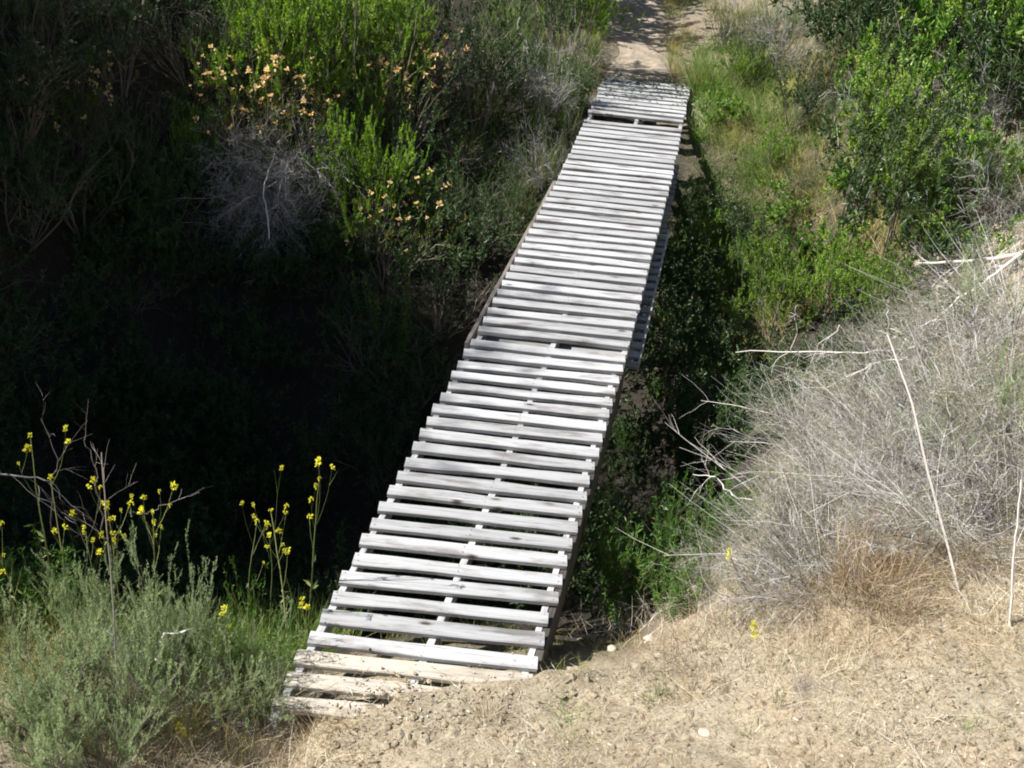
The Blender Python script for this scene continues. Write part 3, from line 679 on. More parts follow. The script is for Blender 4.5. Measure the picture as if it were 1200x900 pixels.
# green herb bed right of the bridge
HG = 'green herbs beside the bridge'
for i, (px, py, h, w, lab) in enumerate([
    (.78, 4.85, 1.1, .6, 'leafy green herb touching the right side of the bridge'),
    (1.05, 4.95, 1.15, .55, 'tallest leafy green herb right of the bridge'),
    (1.33, 5.2, 1.0, .6, 'leafy green herb under the thin twig, farthest from the bridge'),
    (1.0, 4.45, .6, .8, 'lower leafy green herb in front of the tallest one')]):
    spawn(herb[i % 2], 'leafy_herb', gp(px, py), h, lab, 'herb', HG, w)
spawn(herb_sparse[0], 'leafy_herb', hit(740, 560), .55, 'dim green herb deep in the gully right of the bridge', 'herb', None, 1.)
spawn(herb[0], 'leafy_herb', hit(735, 525), .45, 'small dark herb below the lit earth patch', 'herb', None, 1.)
spawn(brush[2], 'dry_brush', hit(835, 690), .28, 'dark brown twigs between the herbs and the bare soil', 'brush', None, 1.2)
spawn(herb_sparse[0], 'seedling', hit(910, 835), .13, 'tiny green seedling on the bare soil at lower right', 'seedling', None, .7)
spawn(dead[0], 'dry_bush', hit(936, 812), .13, 'tiny leafless sprig on the bare soil at lower right', 'sprig', None, .8)

# far left slope
spawn(bright[0], 'green_bush', hit(325, 165), 1.9, 'bright green bush at the top of the photo, left one of a pair', 'bush', 'bright green bushes', .62)
spawn(bright[1], 'green_bush', hit(425, 170), 1.9, 'bright green bush at the top of the photo, right one of a pair', 'bush', 'bright green bushes', .62)
def fl(n, zz=(.45, 1.05), r=.55):
    out = []
    for _ in range(n):
        a = random.uniform(0, 6.28); q = r*math.sqrt(random.random()); out.append((q*math.cos(a), q*math.sin(a), random.uniform(*zz)))
    return out
for i, (px, py, h, w, n, lab) in enumerate([
    (300, 215, 1.35, .9, 42, 'orange flowered bush above the hanging dead twigs'),
    (365, 200, 1.25, .8, 34, 'orange flowered bush below the bright green pair'),
    (478, 170, 1.15, .95, 38, 'orange flowered bush right of the bright green pair'),
    (80, 190, 1.0, .9, 22, 'orange flowered bush alone in the shade at far left'),
    (455, 335, 1.2, .9, 14, 'dark bush with a few orange flowers, lowest on the slope')]):
    spawn(monkey[0], 'flowering_bush', hit(px, py), h, lab, 'flowering bush', 'orange flowered bushes', w, flowers=('flower', orange, fl(int(n*2.2)), .9))
spawn(bright[0], 'green_bush', hit(428, 300), 1.5, 'lit green bush halfway down the left slope', 'bush', None, .6)
spawn(bright[1], 'green_bush', hit(232, 215), .8, 'small green bush at the left edge of the hanging dead twigs', 'bush', None, .5)
for i, (px, py, h, lab) in enumerate([(305, 235, 1.15, 'dead grey bush hanging down the left slope, left part of the hanging mass'), (352, 215, 1.2, 'dead grey bush hanging down the left slope, right part of the hanging mass'), (330, 275, 1.1, 'dead grey bush, lowest of the hanging mass')]):
    spawn(hang[i % 2], 'dead_bush', hit(px, py)+np.array([0, -.15, .25]), h, lab, 'dead bush', 'hanging dead bushes', .85, rot=random.uniform(-.4, .4))
for i, (px, py, h, w, lab) in enumerate([(300, 120, 1.25, .75, 'bright green bush at the top, leftmost of the lower ones'), (365, 112, 1.3, .7, 'bright green bush at the top centre of the sunlit group'),
    (452, 125, 1.2, .75, 'bright green bush at the top, right end of the sunlit group'), (415, 205, 1.15, .6, 'bright green bush between the two patches of orange flowers')]):
    spawn(bright[i % 2], 'green_bush', hit(px, py), h, lab, 'bush', 'bright green bushes', w)
spawn(dead[0], 'dead_bush', hit(330, 262), 1.2, 'dead grey twigs at the lower end of the hanging dead bush', 'dead bush', None, .8)
spawn(dead[1], 'dead_bush', hit(515, 105), 1.1, 'bare grey bush right of the orange flowers at the top', 'dead bush', None, .8)
spawn(dead[0], 'dead_bush', hit(640, 125), 1.0, 'bare twiggy bush left of the far end of the bridge', 'dead bush', None, .7)
spawn(dead[1], 'dead_bush', hit(635, 205), .8, 'small bare bush below the far left corner of the deck', 'dead bush', None, .7)
spawn(dsage[0], 'grey_bush', hit(228, 105), 1.2, 'dusky grey green bush at the top left of the bright pair', 'bush', None, .9)
spawn(sage[0], 'grey_bush', hit(478, 95), 1.0, 'grey green bush between the orange flowers and the bare grey bush', 'bush', None, .7)
spawn(sage[1], 'grey_bush', hit(525, 262), .6, 'small pale sage in the dark left of the side rail', 'bush', None, .7)
spawn(herb_sparse[0], 'tall_weed', hit(450, 450), 1.5, 'tall leafy weed rising from the gully floor left of the bridge', 'weed', None, .8)
spawn(herb_sparse[0], 'tall_weed', hit(362, 560), .8, 'faint brown weed in the dark above the mustard by the bridge', 'weed', None, .7)
spawn(dull[0], 'dark_bush', hit(560, 150), 1.4, 'dark bush between the bare grey bush and the far end of the bridge', 'bush', None, .8)
spawn(dull[1], 'dark_bush', hit(40, 95), 1.5, 'dark bush in the top left corner', 'bush', None, .9)
spawn(dull[0], 'dark_bush', hit(140, 120), 1.5, 'dark bush near the top, between the corner and the grey green bush', 'bush', None, .9)
spawn(dsage[0], 'dark_bush', hit(150, 215), 1.3, 'shaded grey bush beside the lone orange flowered bush', 'bush', None, .9)
spawn(herb[0], 'green_bush', hit(676, 130), 1.0, 'leafy green plants along the left side of the far deck', 'bush', None, .5)
spawn(bright[1], 'green_bush', hit(668, 75), 1.3, 'green bush left of the path start', 'bush', None, .6)
spawn(bright[0], 'green_bush', gp(-.2, 15.35), 2.1, 'bushy green shrub right at the left edge of the path', 'bush', None, .7)
spawn(dull[1], 'dark_bush', gp(-1.7, 11.2), 1.5, 'dark bush added for shade below the orange flowers, left of the upper side rail', 'bush', None, .7)  # this bush and the next are added to shade the slope
spawn(dull[0], 'dark_bush', gp(-1.2, 12.4), 1.5, 'dark bush added for shade left of the far third of the deck', 'bush', None, .7)
spawn(toyon[0], 'green_bush', gp(-.3, 15.8), 2.0, 'tall green bush that shades the start of the path', 'bush', None, .7)
spawn(toyon[1], 'green_bush', gp(-.6, 16.3), 2.3, 'large green bush farther up the left side of the path', 'bush', None, .7)
spawn(dull[0], 'green_bush', gp(.12, 13.15), 1.45, 'small bush whose shadow falls on the last planks', 'bush', None, .6)

# far right slope
TG = 'glossy green bushes on the right slope'
for i, (px, py, h, w, lab) in enumerate([
    (1092, 130, 1.5, .75, 'tall glossy green bush in the upper right corner'),
    (1185, 150, 1.4, .75, 'glossy green bush at the right edge below the corner'),
    (1085, 200, 1.15, .8, 'glossy green bush under the tall one at upper right'),
    (1010, 170, 1.0, .9, 'darker glossy bush left of the tall corner bush'),
    (1062, 285, .95, .9, 'glossy green bush right of the slender small tree'),
    (1130, 260, .85, .8, 'glossy green bush above the forked white branches'),
    (1100, 330, .75, .9, 'low glossy bush just left of the forked white branches')]):
    spawn(toyon[i % 2], 'glossy_bush', hit(px, py), h, lab, 'bush', TG, w)
spawn(tree[0], 'small_tree', hit(978, 305), 1.65, 'slender small tree with several bare stems and a leafy top', 'small tree', None, .85)
spawn(tree[0], 'small_tree', hit(1035, 330), 1.2, 'shorter slender tree beside the many stemmed one', 'small tree', None, .7)
spawn(bright[0], 'green_bush', hit(900, 395), 1.0, 'bright green bush hanging over the dark gully right of the bridge', 'bush', 'green bushes over the gully', .8)
spawn(bright[1], 'green_bush', hit(870, 370), .8, 'bright green bush at the left edge of the right slope', 'bush', 'green bushes over the gully', .7)
spawn(bright[0], 'green_bush', hit(965, 375), .8, 'bright green bush at the foot of the slender tree', 'bush', 'green bushes over the gully', .85)
spawn(bright[1], 'green_bush', hit(1030, 385), .75, 'bright green bush behind the stubby forked twig', 'bush', 'green bushes over the gully', .8)
spawn(bright[0], 'yellow_green_bush', hit(822, 330), .8, 'small yellow green bush right beside the middle of the bridge', 'bush', None, .55)
for i, (x, y, h, lab) in enumerate([(1.75, 11.0, .55, 'dark low bush in the shadow right of the far span, farthest of the row'), (1.9, 10.3, .6, 'dark low bush in the shadow right of the far span'), (1.7, 9.6, .7, 'dark low bush beside the upper end of the lower planks'), (2.1, 9.5, .6, 'dark low bush between the bridge and the bright green bushes'), (1.5, 8.9, .8, 'dark low bush over the gully beside the lower planks'), (2.3, 10.4, .6, 'dark low bush farthest from the deck in the shadow'), (2.5, 9.9, .7, 'dark low bush at the outer edge of the shadow'), (2.15, 11.0, .5, 'dark low bush next to the yellow grass')]):
    spawn(dull[i % 2], 'dark_bush', gp(x, y), h, lab, 'bush', 'dark bushes added to deepen the shadow along the far span', 1.)  # dark-leaved bushes added to paint in the shadow beside the far span
for i, (px, py, h, w, lab) in enumerate([(845, 150, .5, 1., 'small green bush in the grass by the far right corner of the deck'), (900, 200, .45, 1.1, 'small green bush in the yellow grass'), (925, 275, .55, 1.1, 'green bush at the lower edge of the yellow grass'),
    (870, 110, .6, 1., 'green bush left of the low grey sages')]):
    spawn((bright if i % 2 else toyon)[0], 'green_bush', hit(px, py), h, lab, 'bush', None, w)
spawn(dsage[0], 'grey_bush', hit(885, 95), 1.0, 'grey green bush right of the path at the top', 'bush', None, .9)
spawn(dead[0], 'dead_bush', hit(920, 75), 1.0, 'bare grey bush at the top right of the path', 'dead bush', None, .9)
spawn(dull[1], 'dark_bush', hit(985, 65), 1.5, 'dark bush at the top, left of the tall corner bush', 'bush', None, .9)
spawn(dull[0], 'dark_bush', hit(930, 155), .8, 'low dark leafy bush above the yellow grass', 'bush', None, 1.0)
spawn(sage[2], 'grey_bush', hit(1150, 245), .9, 'grey sage among the glossy bushes near the right edge', 'bush', None, .9)
spawn(dead[0], 'dead_bush', hit(1050, 175), 1.1, 'bare grey bush between the darker glossy bush and the tall corner bush', 'dead bush', None, .8)
spawn(sage[1], 'grey_bush', hit(1035, 120), 1.0, 'grey sage at the left foot of the tall corner bush', 'bush', None, .9)
spawn(dead[1], 'dead_bush', hit(1165, 200), 1.2, 'bare grey bush below the pale crossing branch', 'dead bush', None, .8)
spawn(dead[0], 'dead_bush', hit(1185, 260), 1.0, 'bare grey twigs at the right edge above the white branches', 'dead bush', None, .9)
for i, (px, py, h, lab) in enumerate([(15, 190, 1.3, 'dark bush at the left edge level with the lone orange flowers'), (30, 290, 1.2, 'dark bush at the left edge, one third of the way down'), (95, 270, 1.1, 'dark bush below the lone orange flowered bush')]):
    spawn(dull[i % 2], 'dark_bush', hit(px, py), h, lab, 'bush', 'dark bushes on the shaded left slope', 1.1)
for i, (x, y, h, lab) in enumerate([(-.85, 8.9, 1.0, 'dark bush against the left side of the deck, below the side rail'), (-.75, 9.7, .9, 'dark bush against the left side rail'), (-.5, 10.5, .8, 'dark bush at the upper end of the side rail'), (-1.4, 9.4, 1.1, 'dark bush one step left of the side rail'), (-1.0, 8.2, 1.1, 'dark bush under the lower end of the side rail'), (-3.9, 12.3, 1.0, 'dark bush in front of the lone orange flowered bush'), (-3.2, 11.6, 1.0, 'dark bush left of the hanging dead bushes'), (-4.6, 11.6, 1.0, 'dark bush at the left edge below the lone orange flowered bush')]):
    spawn(dull[i % 2], 'dark_bush', gp(x, y), h, lab, 'bush', 'dark bushes on the shaded left slope', 1.0)
spawn(dead[1], 'dead_bush', hit(1120, 215), 1.0, 'bare grey twigs between the glossy bushes on the right', 'dead bush', None, .9)

for i, (px, py, h, w, lab) in enumerate([
    (850, 60, .8, 1.1, 'low grey sage nearest the path at the top'), (905, 50, .8, 1.1, 'low grey sage behind the bare grey bush at the top'),
    (960, 120, .7, 1.1, 'low grey sage above the dark leafy bush'), (1040, 230, .8, 1., 'grey sage between the glossy bushes and the slender tree'),
    (935, 230, .5, 1., 'small sage in the yellow grass of the right slope')]):
    spawn((sage[i % 3] if i % 2 else dsage[0]), 'grey_bush', hit(px, py), h, lab, 'bush', None, w)
for i, (px, py, h, w, lab) in enumerate([
    
    (1010, 260, .8, .9, 'glossy bush behind the slender small tree'),
    (960, 345, .7, .9, 'low glossy bush at the foot of the slender small tree')]):
    spawn(toyon[i % 2], 'glossy_bush', hit(px, py), h, lab, 'bush', TG, w)
for i, (px, py, h, w, lab) in enumerate([
    (700, 660, .45, 1., 'low dark herb hard against the bridge side'), (760, 640, .5, 1., 'dark herb behind the tallest green herb'),
    (700, 600, .5, 1., 'herb in the bridge shadow'), (790, 590, .5, 1., 'dim herb near the lit earth of the gully wall'),
    (850, 620, .4, 1., 'dim herb under the edge of the grey brush'), (800, 540, .5, 1., 'dim herb below the lit earth of the gully wall'),
    (770, 470, .5, 1., 'dim herb by the foot of the bridge post')]):
    spawn(herb[i % 2], 'leafy_herb', hit(px, py), h, lab, 'herb', HG, w)

# ------------------------------------------------------------------ masses nobody could count
def arr(me):
    n = len(me.vertices); V = np.empty(n*3, np.float32); me.vertices.foreach_get('co', V)
    nl = len(me.loops); Lp = np.empty(nl, np.int32); me.loops.foreach_get('vertex_index', Lp)
    a = np.empty(n, np.float32); me.attributes['v'].data.foreach_get('value', a)
    return V.reshape(-1, 3), Lp, a
def scatter(name, kinds, pts, hs, m, label=None, wide=1.):
    V_, Q_, T_, A_, n = [], [], [], [], 0
    data = [(*arr(me), me.polygons[0].loop_total) for me in kinds]
    for (x, y, z), h in zip(pts, hs):
        V, Lp, a, k = random.choice(data); c, s_ = math.cos(t := random.uniform(0, 6.28)), math.sin(t)
        W = np.stack([(V[:, 0]*c-V[:, 1]*s_)*h*wide+x, (V[:, 0]*s_+V[:, 1]*c)*h*wide+y, V[:, 2]*h+z], 1)
        V_.append(W); (Q_ if k == 4 else T_).append(Lp.reshape(-1, k)+n); A_.append(a); n += len(V)
    me = mesh(name, np.concatenate(V_), np.concatenate(Q_) if Q_ else None, np.concatenate(T_) if T_ else None, np.concatenate(A_), [m])
    return tag(obj(name, me), label, None, None, 'stuff')

lo_leaf = [k_leafy(9, 5, 4, 12, .045, .018, 'dull', spread=.9), k_leafy(9, 5, 4, 12, .05, .015, 'dull', spread=.9)]
lo_dead = [k_dead(12, 6, 3, 1.1, -.03, r=.005)]
def region(n, x0, x1, y0, y1, ok):
    out = []
    while len(out) < n:
        x = random.uniform(x0, x1); y = random.uniform(y0, y1)
        if ok(x, y): out.append(gp(x, y))
    return out
def by_bridge(x, y, a=.35, b_=.35): return lx(y)-a < x < rx(y)+b_
# shaded thicket of the gully and the left slope
pts = region(330, -7.5, 4, 4.9, 12.5, lambda x, y: not (x > 1.5 and y < 7.0) and not (x > rx(y)+1.0 and y > 8) and not (x > lx(y)-.2 and (y < 5.4 or y > 11.8)))
pts += region(70, -9, -1.2, 12.5, 17, lambda x, y: True)+region(130, -8.5, -2.8, 7.5, 13, lambda x, y: True)
def cap(p_, h):
    u = by_bridge(p_[0], p_[1], .45, .45)
    return min(h, max(.12, -p_[2]-.42)) if u else h
hs = [cap(q, random.uniform(.45, 1.1) if q[2] < -1 else random.uniform(.35, .65)) for q in pts]
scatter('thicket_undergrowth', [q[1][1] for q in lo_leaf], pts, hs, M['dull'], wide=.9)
pts = [q for q in pts if not by_bridge(q[0], q[1], .5, .5)]
scatter('thicket_twigs', [q[0][1] for q in lo_dead], pts[::3], [random.uniform(.4, .9) for _ in pts], M['bark'])
# woods and scrub on the slopes above
pts = region(150, -14, 14, 11.5, 30, lambda x, y: not (abs(x-np.interp(y, [13, 16, 18, 22, 30], [1.25, 1.15, 1.0, 1.9, 5])) < 1.3) and not (x > -.8 and y < 14 and x < 5.5) and not (x>0 and y<12.5 and x<6) and not (-2.6 < x < -.6 and y < 13.6))
pts = [q for q in pts if not (q[0] < -.5 and q[1] < 18)]
pts += region(60, 3.2, 12, 8, 16, lambda x, y: y > 5.5+x*.95)
rg = region(90, -10, -5.8, 1.5, 13, lambda x, y: True)  # unseen scrub added on the left ridge to roughen its shadow edge
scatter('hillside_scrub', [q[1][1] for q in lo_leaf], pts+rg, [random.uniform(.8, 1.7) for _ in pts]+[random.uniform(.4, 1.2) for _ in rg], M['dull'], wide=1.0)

def blades_on(name, n, x0, x1, y0, y1, ok, L, W, m, bend=.5, clump=None, tilt=.35, label=None, extra=None):
    X = rng.uniform(x0, x1, n*6); Y = rng.uniform(y0, y1, n*6)
    if clump is not None:
        cxs = rng.uniform(x0, x1, clump[0]); cys = rng.uniform(y0, y1, clump[0]); i = rng.integers(0, clump[0], n*6)
        X = cxs[i]+rng.normal(0, clump[1], n*6); Y = cys[i]+rng.normal(0, clump[1], n*6)
    k = ok(X, Y); X, Y = X[k][:n], Y[k][:n]; Z = gz(X, Y)-.01; nn_ = len(X)
    p = np.stack([X, Y, Z], 1); d = np.stack([rng.normal(0, tilt, nn_), rng.normal(0, tilt, nn_), np.ones(nn_)], 1)
    g = Geo(); cv = vnoise(X*2.5, Y*2.5, 31)*.35+.5; g.blades(p, d, rng.uniform(*L, nn_), rng.uniform(*W, nn_), bend, cl(cv+rng.normal(0, .2, nn_)))
    o = obj(name, g.mesh(name, M[m])); tag(o, label, None, None, 'stuff'); return o
def offb(X, Y, a=.05, b_=.05): return (X < lx(Y)-a) | (X > rx(Y)+b_)
# dry grass at the near bank
blades_on('dry_grass', 9000, -.4, 3.6, 2.5, 3.9, lambda X, Y: (Y < 3.62+np.clip(X-.7, 0, 9)*1.1) & ((Y < 3.2) | (X > .6)) & (vnoise(X*2, Y*2, 77) > -.25), (.04, .15), (.0012, .003), 'drygrass', 1.3, (700, .06), 1.3)
blades_on('dry_grass', 5200, -2.6, 3.6, 2.5, 4.6, lambda X, Y: (Y < 3.62+np.clip(X-.7, 0, 9)*1.1) & ((Y < 3.28) | offb(X, Y)) & ((X < -.7) | (X > 1.1) | (rng.random(len(X)) < .3)), (.04, .16), (.0015, .0035), 'drygrass', .9, (420, .05), .55)
blades_on('dry_grass', 3800, -2.2, -.55, 2.75, 3.35, lambda X, Y: (Y < 3.3) | (X < -1.0), (.05, .18), (.002, .004), 'drygrass', .8, (140, .07), .6)
blades_on('dry_grass', 5000, 1.0, 3.4, 3.3, 5.2, lambda X, Y: (Y < 3.75+np.clip(X-.7, 0, 9)*1.2), (.08, .26), (.0015, .0035), 'drygrass', .7, (130, .06), .5)
blades_on('green_grass', 420, .2, 3.2, 2.9, 3.7, lambda X, Y: X > .3, (.03, .10), (.002, .004), 'grass', .5, (9, .05), .5)
blades_on('dry_grass', 9000, .9, 3.7, 2.9, 4.8, lambda X, Y: (Y < 3.72+np.clip(X-.7, 0, 9)*1.0) & (rng.random(len(X)) < .25+.75*smooth((X+Y-5.0)/1.2)), (.05, .2), (.0015, .0035), 'drygrass', 1.2, (380, .08), .9)
blades_on('green_grass', 2600, -2.4, -.85, 2.9, 3.9, lambda X, Y: X < lx(np.maximum(Y, 3.3))-.06, (.15, .42), (.002, .005), 'ygrass', .5, (45, .06), .25)
blades_on('dry_grass', 2500, -1.9, -.6, 2.8, 3.6, lambda X, Y: (Y < 3.25) | (X < -1.0), (.08, .26), (.0015, .003), 'drygrass', .6, (60, .08), .4)
blades_on('dry_grass', 5000, .7, 3.4, 3.3, 5.0, lambda X, Y: (Y < 3.9+np.clip(X-.7, 0, 9)*1.2) & (Y > 3.2+np.clip(X-.7, 0, 9)*.35), (.05, .24), (.0012, .003), 'brownstraw', 1.0, (240, .07), .8)
blades_on('dry_grass', 2500, .2, 3.4, 2.7, 3.6, lambda X, Y: X > -5, (.03, .12), (.0012, .0025), 'brownstraw', 1.3, (160, .05), 1.1)
# tufts under and beside the near end of the deck
blades_on('dry_grass', 1500, -.9, .8, 3.5, 4.5, lambda X, Y: X < 9, (.05, .15), (.0015, .003), 'ygrass', .6, (60, .06), .5)
blades_on('green_grass', 3200, -1.9, -.75, 3.35, 4.6, lambda X, Y: X < lx(Y)-.06, (.12, .42), (.003, .006), 'grass', .4, (60, .07), .25)
blades_on('dry_grass', 1500, .55, 1.7, 3.7, 5.0, lambda X, Y: (X > rx(Y)+.05), (.06, .22), (.0015, .003), 'litter', .7, (60, .07), .6)
# far right grass slope
far_ok = lambda X, Y: (X > rx(Y)+.08) & (Y > 8.9) & (Y < 15)
blades_on('green_grass', 9000, 1.5, 3.6, 9.3, 14.5, lambda X, Y: far_ok(X, Y) & (X < rx(Y)+.12+.9*(vnoise(X*1.5, Y*1.5, 8)+.9)), (.12, .4), (.004, .008), 'grass', .7, (240, .07), .35)
blades_on('yellow_grass', 19000, 1.9, 4.6, 9.0, 14.2, lambda X, Y: far_ok(X, Y) & (X > rx(Y)+.35), (.12, .38), (.003, .007), 'ygrass', .6, (260, .12), .35)
blades_on('dry_grass', 4500, 2.0, 4.6, 9.3, 14.6, lambda X, Y: far_ok(X, Y) & (vnoise(X*1.2, Y*1.2, 41) > .0), (.10, .25), (.003, .006), 'drygrass', .8, (120, .12), .5)
blades_on('green_grass', 3500, -.9, .9, 10.8, 14.6, lambda X, Y: X < lx(np.minimum(Y, 13.4))-.08, (.2, .5), (.004, .008), 'grass', .5, (110, .1), .25)
blades_on('yellow_grass', 8000, .0, 3.4, 13.5, 19, lambda X, Y: (np.abs(X-1.15) > .42) & (np.abs(X-1.15) < 1.8), (.1, .32), (.003, .007), 'ygrass', .5, (140, .1), .3)
# small sprigs that knit the slopes together
spr = Geo(); pts = np.array(region(3200, 1.6, 6.8, 7.5, 15.5, lambda x, y: x > rx(y)+.3 and y > 5.2+x*.9))
for p in pts:
    st, d = fan(3, .8, .01); P, R = curves(st+p, d, rng.uniform(.1, .3, 3), 4, .15, .05, .0015); q, t, idx = along(P, 14, .1, 1)
    spr.leaves(q, t*.5+rng.normal(0, .7, q.shape), rng.uniform(.015, .035, len(q)), rng.uniform(.006, .014, len(q)))
tag(obj('ground_cover', spr.mesh('ground_cover', M['herb'])), kind='stuff')
# a lone brown grass clump at the foot of the brush
def clump(name, at_, n, r, L, W, m, label, tilt=.35, bend=.5):
    g = Geo(); a = rng.uniform(0, 6.28, n); q = r*np.sqrt(rng.random(n)); p = np.stack([q*np.cos(a), q*np.sin(a), np.zeros(n)-.01], 1)
    d = np.stack([np.cos(a)*tilt*q/r+rng.normal(0, .25, n), np.sin(a)*tilt*q/r+rng.normal(0, .25, n), np.ones(n)], 1)
    g.blades(p, d, rng.uniform(*L, n), rng.uniform(*W, n), bend); o = obj(name, g.mesh(name, M[m]), None, at_); tag(o, label, 'grass clump'); return o
clump('grass_clump', hit(1035, 695), 800, .24, (.12, .46), (.0015, .0035), 'brownstraw', 'brown dry grass clump at the foot of the brush, left of the long stalk', .45, .7)
clump('grass_clump', hit(572, 848), 160, .06, (.07, .2), (.0015, .003), 'drygrass', 'splayed tuft of dry grass on the soil in front of the bridge', 1.2, .5)
clump('grass_clump', hit(672, 848), 130, .07, (.05, .12), (.002, .004), 'grass', 'small green tuft on the soil right of the splayed dry one', .9, .5)
clump('grass_clump', hit(770, 822), 90, .05, (.05, .11), (.002, .004), 'grass', 'small green tuft on the bare soil farthest right', .9, .5)
clump('grass_clump', hit(835, 112), 700, .3, (.35, .75), (.005, .009), 'grass', 'tall green grass clump at the far right corner of the deck', .5, .4)

# litter, straw and clods lying on the near soil
n = 34000; Xs = rng.uniform(-2.4, 3.8, n); Ys = rng.uniform(2.45, 5.3, n); k = (Ys < 3.72+np.clip(Xs-.7, 0, 9)*1.3); Xs, Ys = Xs[k], Ys[k]
k = (vnoise(Xs*3, Ys*3, 51)+vnoise(Xs*9, Ys*9, 52)*.6+rng.random(len(Xs))*.9-.1+.5*(Xs > 1.6)) > .15; Xs, Ys = Xs[k], Ys[k]
k = (Ys < 3.7) | offb(Xs, Ys, .02, .02); k &= (Ys < 3.42) | offb(Xs, Ys, .02, .02) | (rng.random(len(Xs)) < .25); Xs, Ys = Xs[k], Ys[k]
g = Geo(); Zs = gz(Xs, Ys)+.004; Zs = np.where(~offb(Xs, Ys, -.02, -.02) & (Ys > 3.22), np.maximum(Zs, .004), Zs); P = np.stack([Xs, Ys, Zs], 1); h_ = len(P)//2
az = rng.uniform(0, 6.28, len(P)); D = np.stack([np.cos(az), np.sin(az), rng.normal(0, .18, len(P))], 1)
up_ = np.stack([rng.normal(0, .3, len(P)), rng.normal(0, .3, len(P)), np.ones(len(P))], 1)
g.leaves(P[:h_], D[:h_], rng.uniform(.03, .11, h_), rng.uniform(.0015, .003, h_), fold=.1, nor=nrm(up_[:h_]))
g.leaves(P[h_:], D[h_:], rng.uniform(.008, .026, len(P)-h_), rng.uniform(.004, .011, len(P)-h_), fold=.3, nor=nrm(up_[h_:]), wide=True)
tag(obj('dry_litter', g.mesh('dry_litter', M['litter'])), kind='stuff')

n = 420; Ys = 13.55-np.abs(rng.normal(0, .45, n)); Xs = lx(Ys)+(rx(Ys)-lx(Ys))*rng.random(n); g = Geo(); az = rng.uniform(0, 6.28, n)
up_ = np.stack([rng.normal(0, .3, n), rng.normal(0, .3, n), np.ones(n)], 1)
g.leaves(np.stack([Xs, Ys, np.full(n, .006)], 1), np.stack([np.cos(az), np.sin(az), rng.normal(0, .15, n)], 1), rng.uniform(.02, .05, n), rng.uniform(.01, .022, n), fold=.3, nor=nrm(up_), wide=True)
tag(obj('fallen_leaves', g.mesh('fallen_leaves', M['dull'])), kind='stuff')
ico = np.array([(0,0,1),(.894,0,.447),(.276,.851,.447),(-.724,.526,.447),(-.724,-.526,.447),(.276,-.851,.447),(.724,.526,-.447),(-.276,.851,-.447),(-.894,0,-.447),(-.276,-.851,-.447),(.724,-.526,-.447),(0,0,-1)])
icf = np.array([(0,1,2),(0,2,3),(0,3,4),(0,4,5),(0,5,1),(1,6,2),(2,7,3),(3,8,4),(4,9,5),(5,10,1),(6,7,2),(7,8,3),(8,9,4),(9,10,5),(10,6,1),(11,7,6),(11,8,7),(11,9,8),(11,10,9),(11,6,10)])
def rocks(n, Xr, Yr, r0, r1):
    s_ = (r0*(r1/r0)**(rng.random(n)**2.2))[:, None, None]
    V = ico[None]*(1+rng.normal(0, .22, (n, 12, 1)))*s_*np.stack([rng.uniform(.7, 1.4, n), rng.uniform(.7, 1.4, n), rng.uniform(.4, .8, n)], 1)[:, None]
    return V+np.stack([Xr, Yr, gz(Xr, Yr)+s_[:, 0, 0]*.15], 1)[:, None], icf[None]+np.arange(n)[:, None, None]*12
n = 8500; Xs = rng.uniform(-1.2, 3.4, n); Ys = rng.uniform(2.5, 4.6, n); k = (Ys < 3.66+np.clip(Xs-.7, 0, 9)*1.2) & ((Ys < 3.36) | offb(Xs, Ys, .02, .03)); Xs, Ys = Xs[k], Ys[k]
V, T = rocks(len(Xs), Xs, Ys, .003, .028)
tag(obj('soil_clods', mesh('soil_clods', V, None, T.reshape(-1, 3), mats=[M['ground']], v=np.zeros(len(V)*12), smooth_=False)), kind='stuff')
n = 160; Ys = rng.uniform(3.22, 3.5, n); Xs = lx(Ys)+.05+(rx(Ys)-lx(Ys)-.1)*rng.random(n)**.6; V, T = rocks(n, Xs, Ys, .002, .012); dz_ = np.maximum(0, .001-gz(Xs, Ys)); V = V+np.stack([0*dz_, 0*dz_, dz_], 1)[:, None]
tag(obj('spilled_soil', mesh('spilled_soil', V, None, T.reshape(-1, 3), mats=[M['ground']], v=np.zeros(n*12))), kind='stuff')
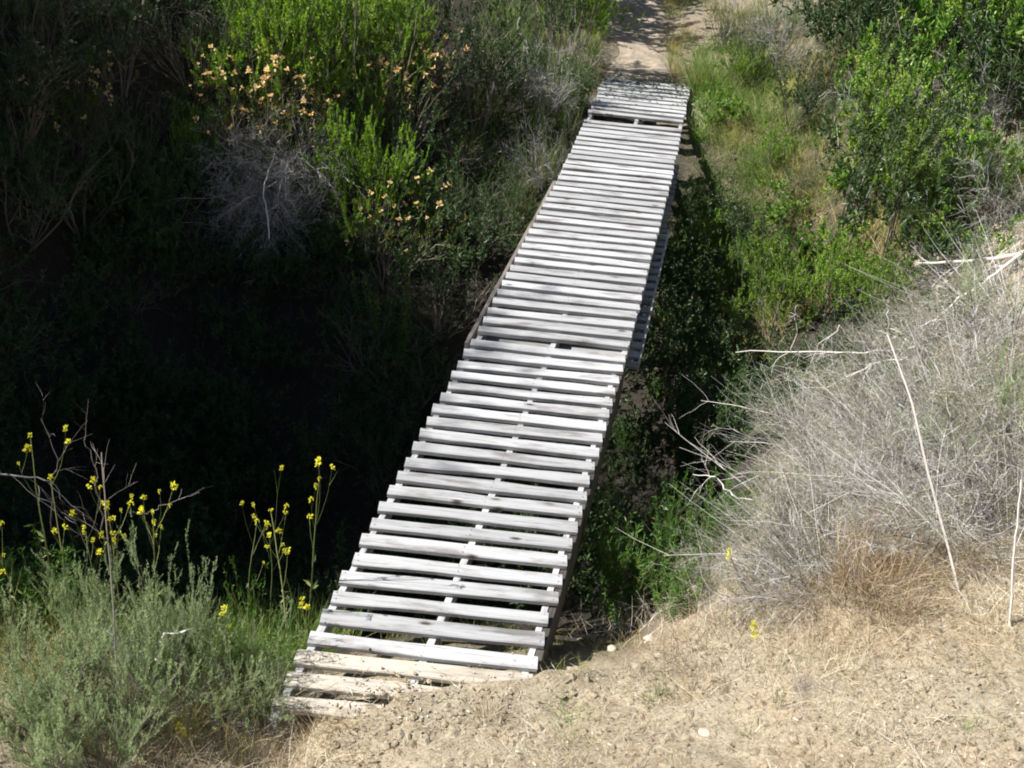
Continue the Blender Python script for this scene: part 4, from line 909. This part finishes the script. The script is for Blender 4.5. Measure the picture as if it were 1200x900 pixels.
# a few pale stones on the gully edge by the bridge
def stone(px, py, s_, lab):
    o = obj('stone', None); bpy.data.objects.remove(o)
    V = ico*(1+rng.normal(0, .12, (12, 1)))*np.array([1.2, .9, .7])*s_
    o = obj('stone', mesh('stone', V, None, icf, mats=[M['stone']]), None, hit(px, py)+np.array([0, 0, s_*.3]))
    md = o.modifiers.new('s', 'SUBSURF'); md.levels = md.render_levels = 2; tag(o, lab, 'stone')
stone(716, 764, .03, 'pale stone on the gully edge right of the near bridge corner')
stone(760, 752, .035, 'small pale stone beneath the brown twigs')
stone(826, 862, .03, 'small stone on the bare soil in the foreground')

# ------------------------------------------------------------------ light, sky, camera
EL, AZ = math.radians(46), math.radians(5)
sd_ = Vector((-math.cos(AZ)*math.cos(EL), -math.sin(AZ)*math.cos(EL), math.sin(EL)))
sun = bpy.data.lights.new('sun', 'SUN'); sun.energy = 5.0; sun.angle = math.radians(.55); sun.color = (1, .965, .91)
so = bpy.data.objects.new('sun', sun); COL.objects.link(so); so.rotation_euler = sd_.to_track_quat('Z', 'Y').to_euler()
w = bpy.data.worlds.new('World'); S.world = w; w.use_nodes = True; nt = w.node_tree
sky = nt.nodes.new('ShaderNodeTexSky'); sky.sky_type = 'NISHITA'; sky.sun_disc = False; sky.sun_elevation = EL; sky.sun_rotation = math.atan2(sd_.x, sd_.y)
bg = nt.nodes['Background']; bg.inputs[1].default_value = .05; nt.links.new(sky.outputs[0], bg.inputs[0])

cd = bpy.data.cameras.new('camera'); cam = bpy.data.objects.new('camera', cd); COL.objects.link(cam); S.camera = cam
cr, sr, cp, sp = math.cos(ROLL), math.sin(ROLL), math.cos(PITCH), math.sin(PITCH)
R_ = Vector((cr, sr*sp, sr*cp)); U_ = Vector((-sr, cr*sp, cr*cp)); B_ = Vector((0, -cp, sp))
cam.matrix_world = Matrix(((R_.x, U_.x, B_.x, 0), (R_.y, U_.y, B_.y, 0), (R_.z, U_.z, B_.z, H), (0, 0, 0, 1)))
cd.sensor_fit = 'HORIZONTAL'; cd.angle = 2*math.atan(600/F); cd.clip_end = 500; cd.clip_start = .05
S.view_settings.view_transform = 'Standard'; S.view_settings.look = 'None'; S.view_settings.exposure = 1.1; S.view_settings.gamma = 1
S.render.engine = 'CYCLES'; S.cycles.max_bounces = 5; S.cycles.diffuse_bounces = 2; S.cycles.transmission_bounces = 3; S.cycles.glossy_bounces = 1; S.cycles.transparent_max_bounces = 4
S.cycles.filter_width = 1.9; S.cycles.use_adaptive_sampling = True; S.cycles.adaptive_threshold = .02
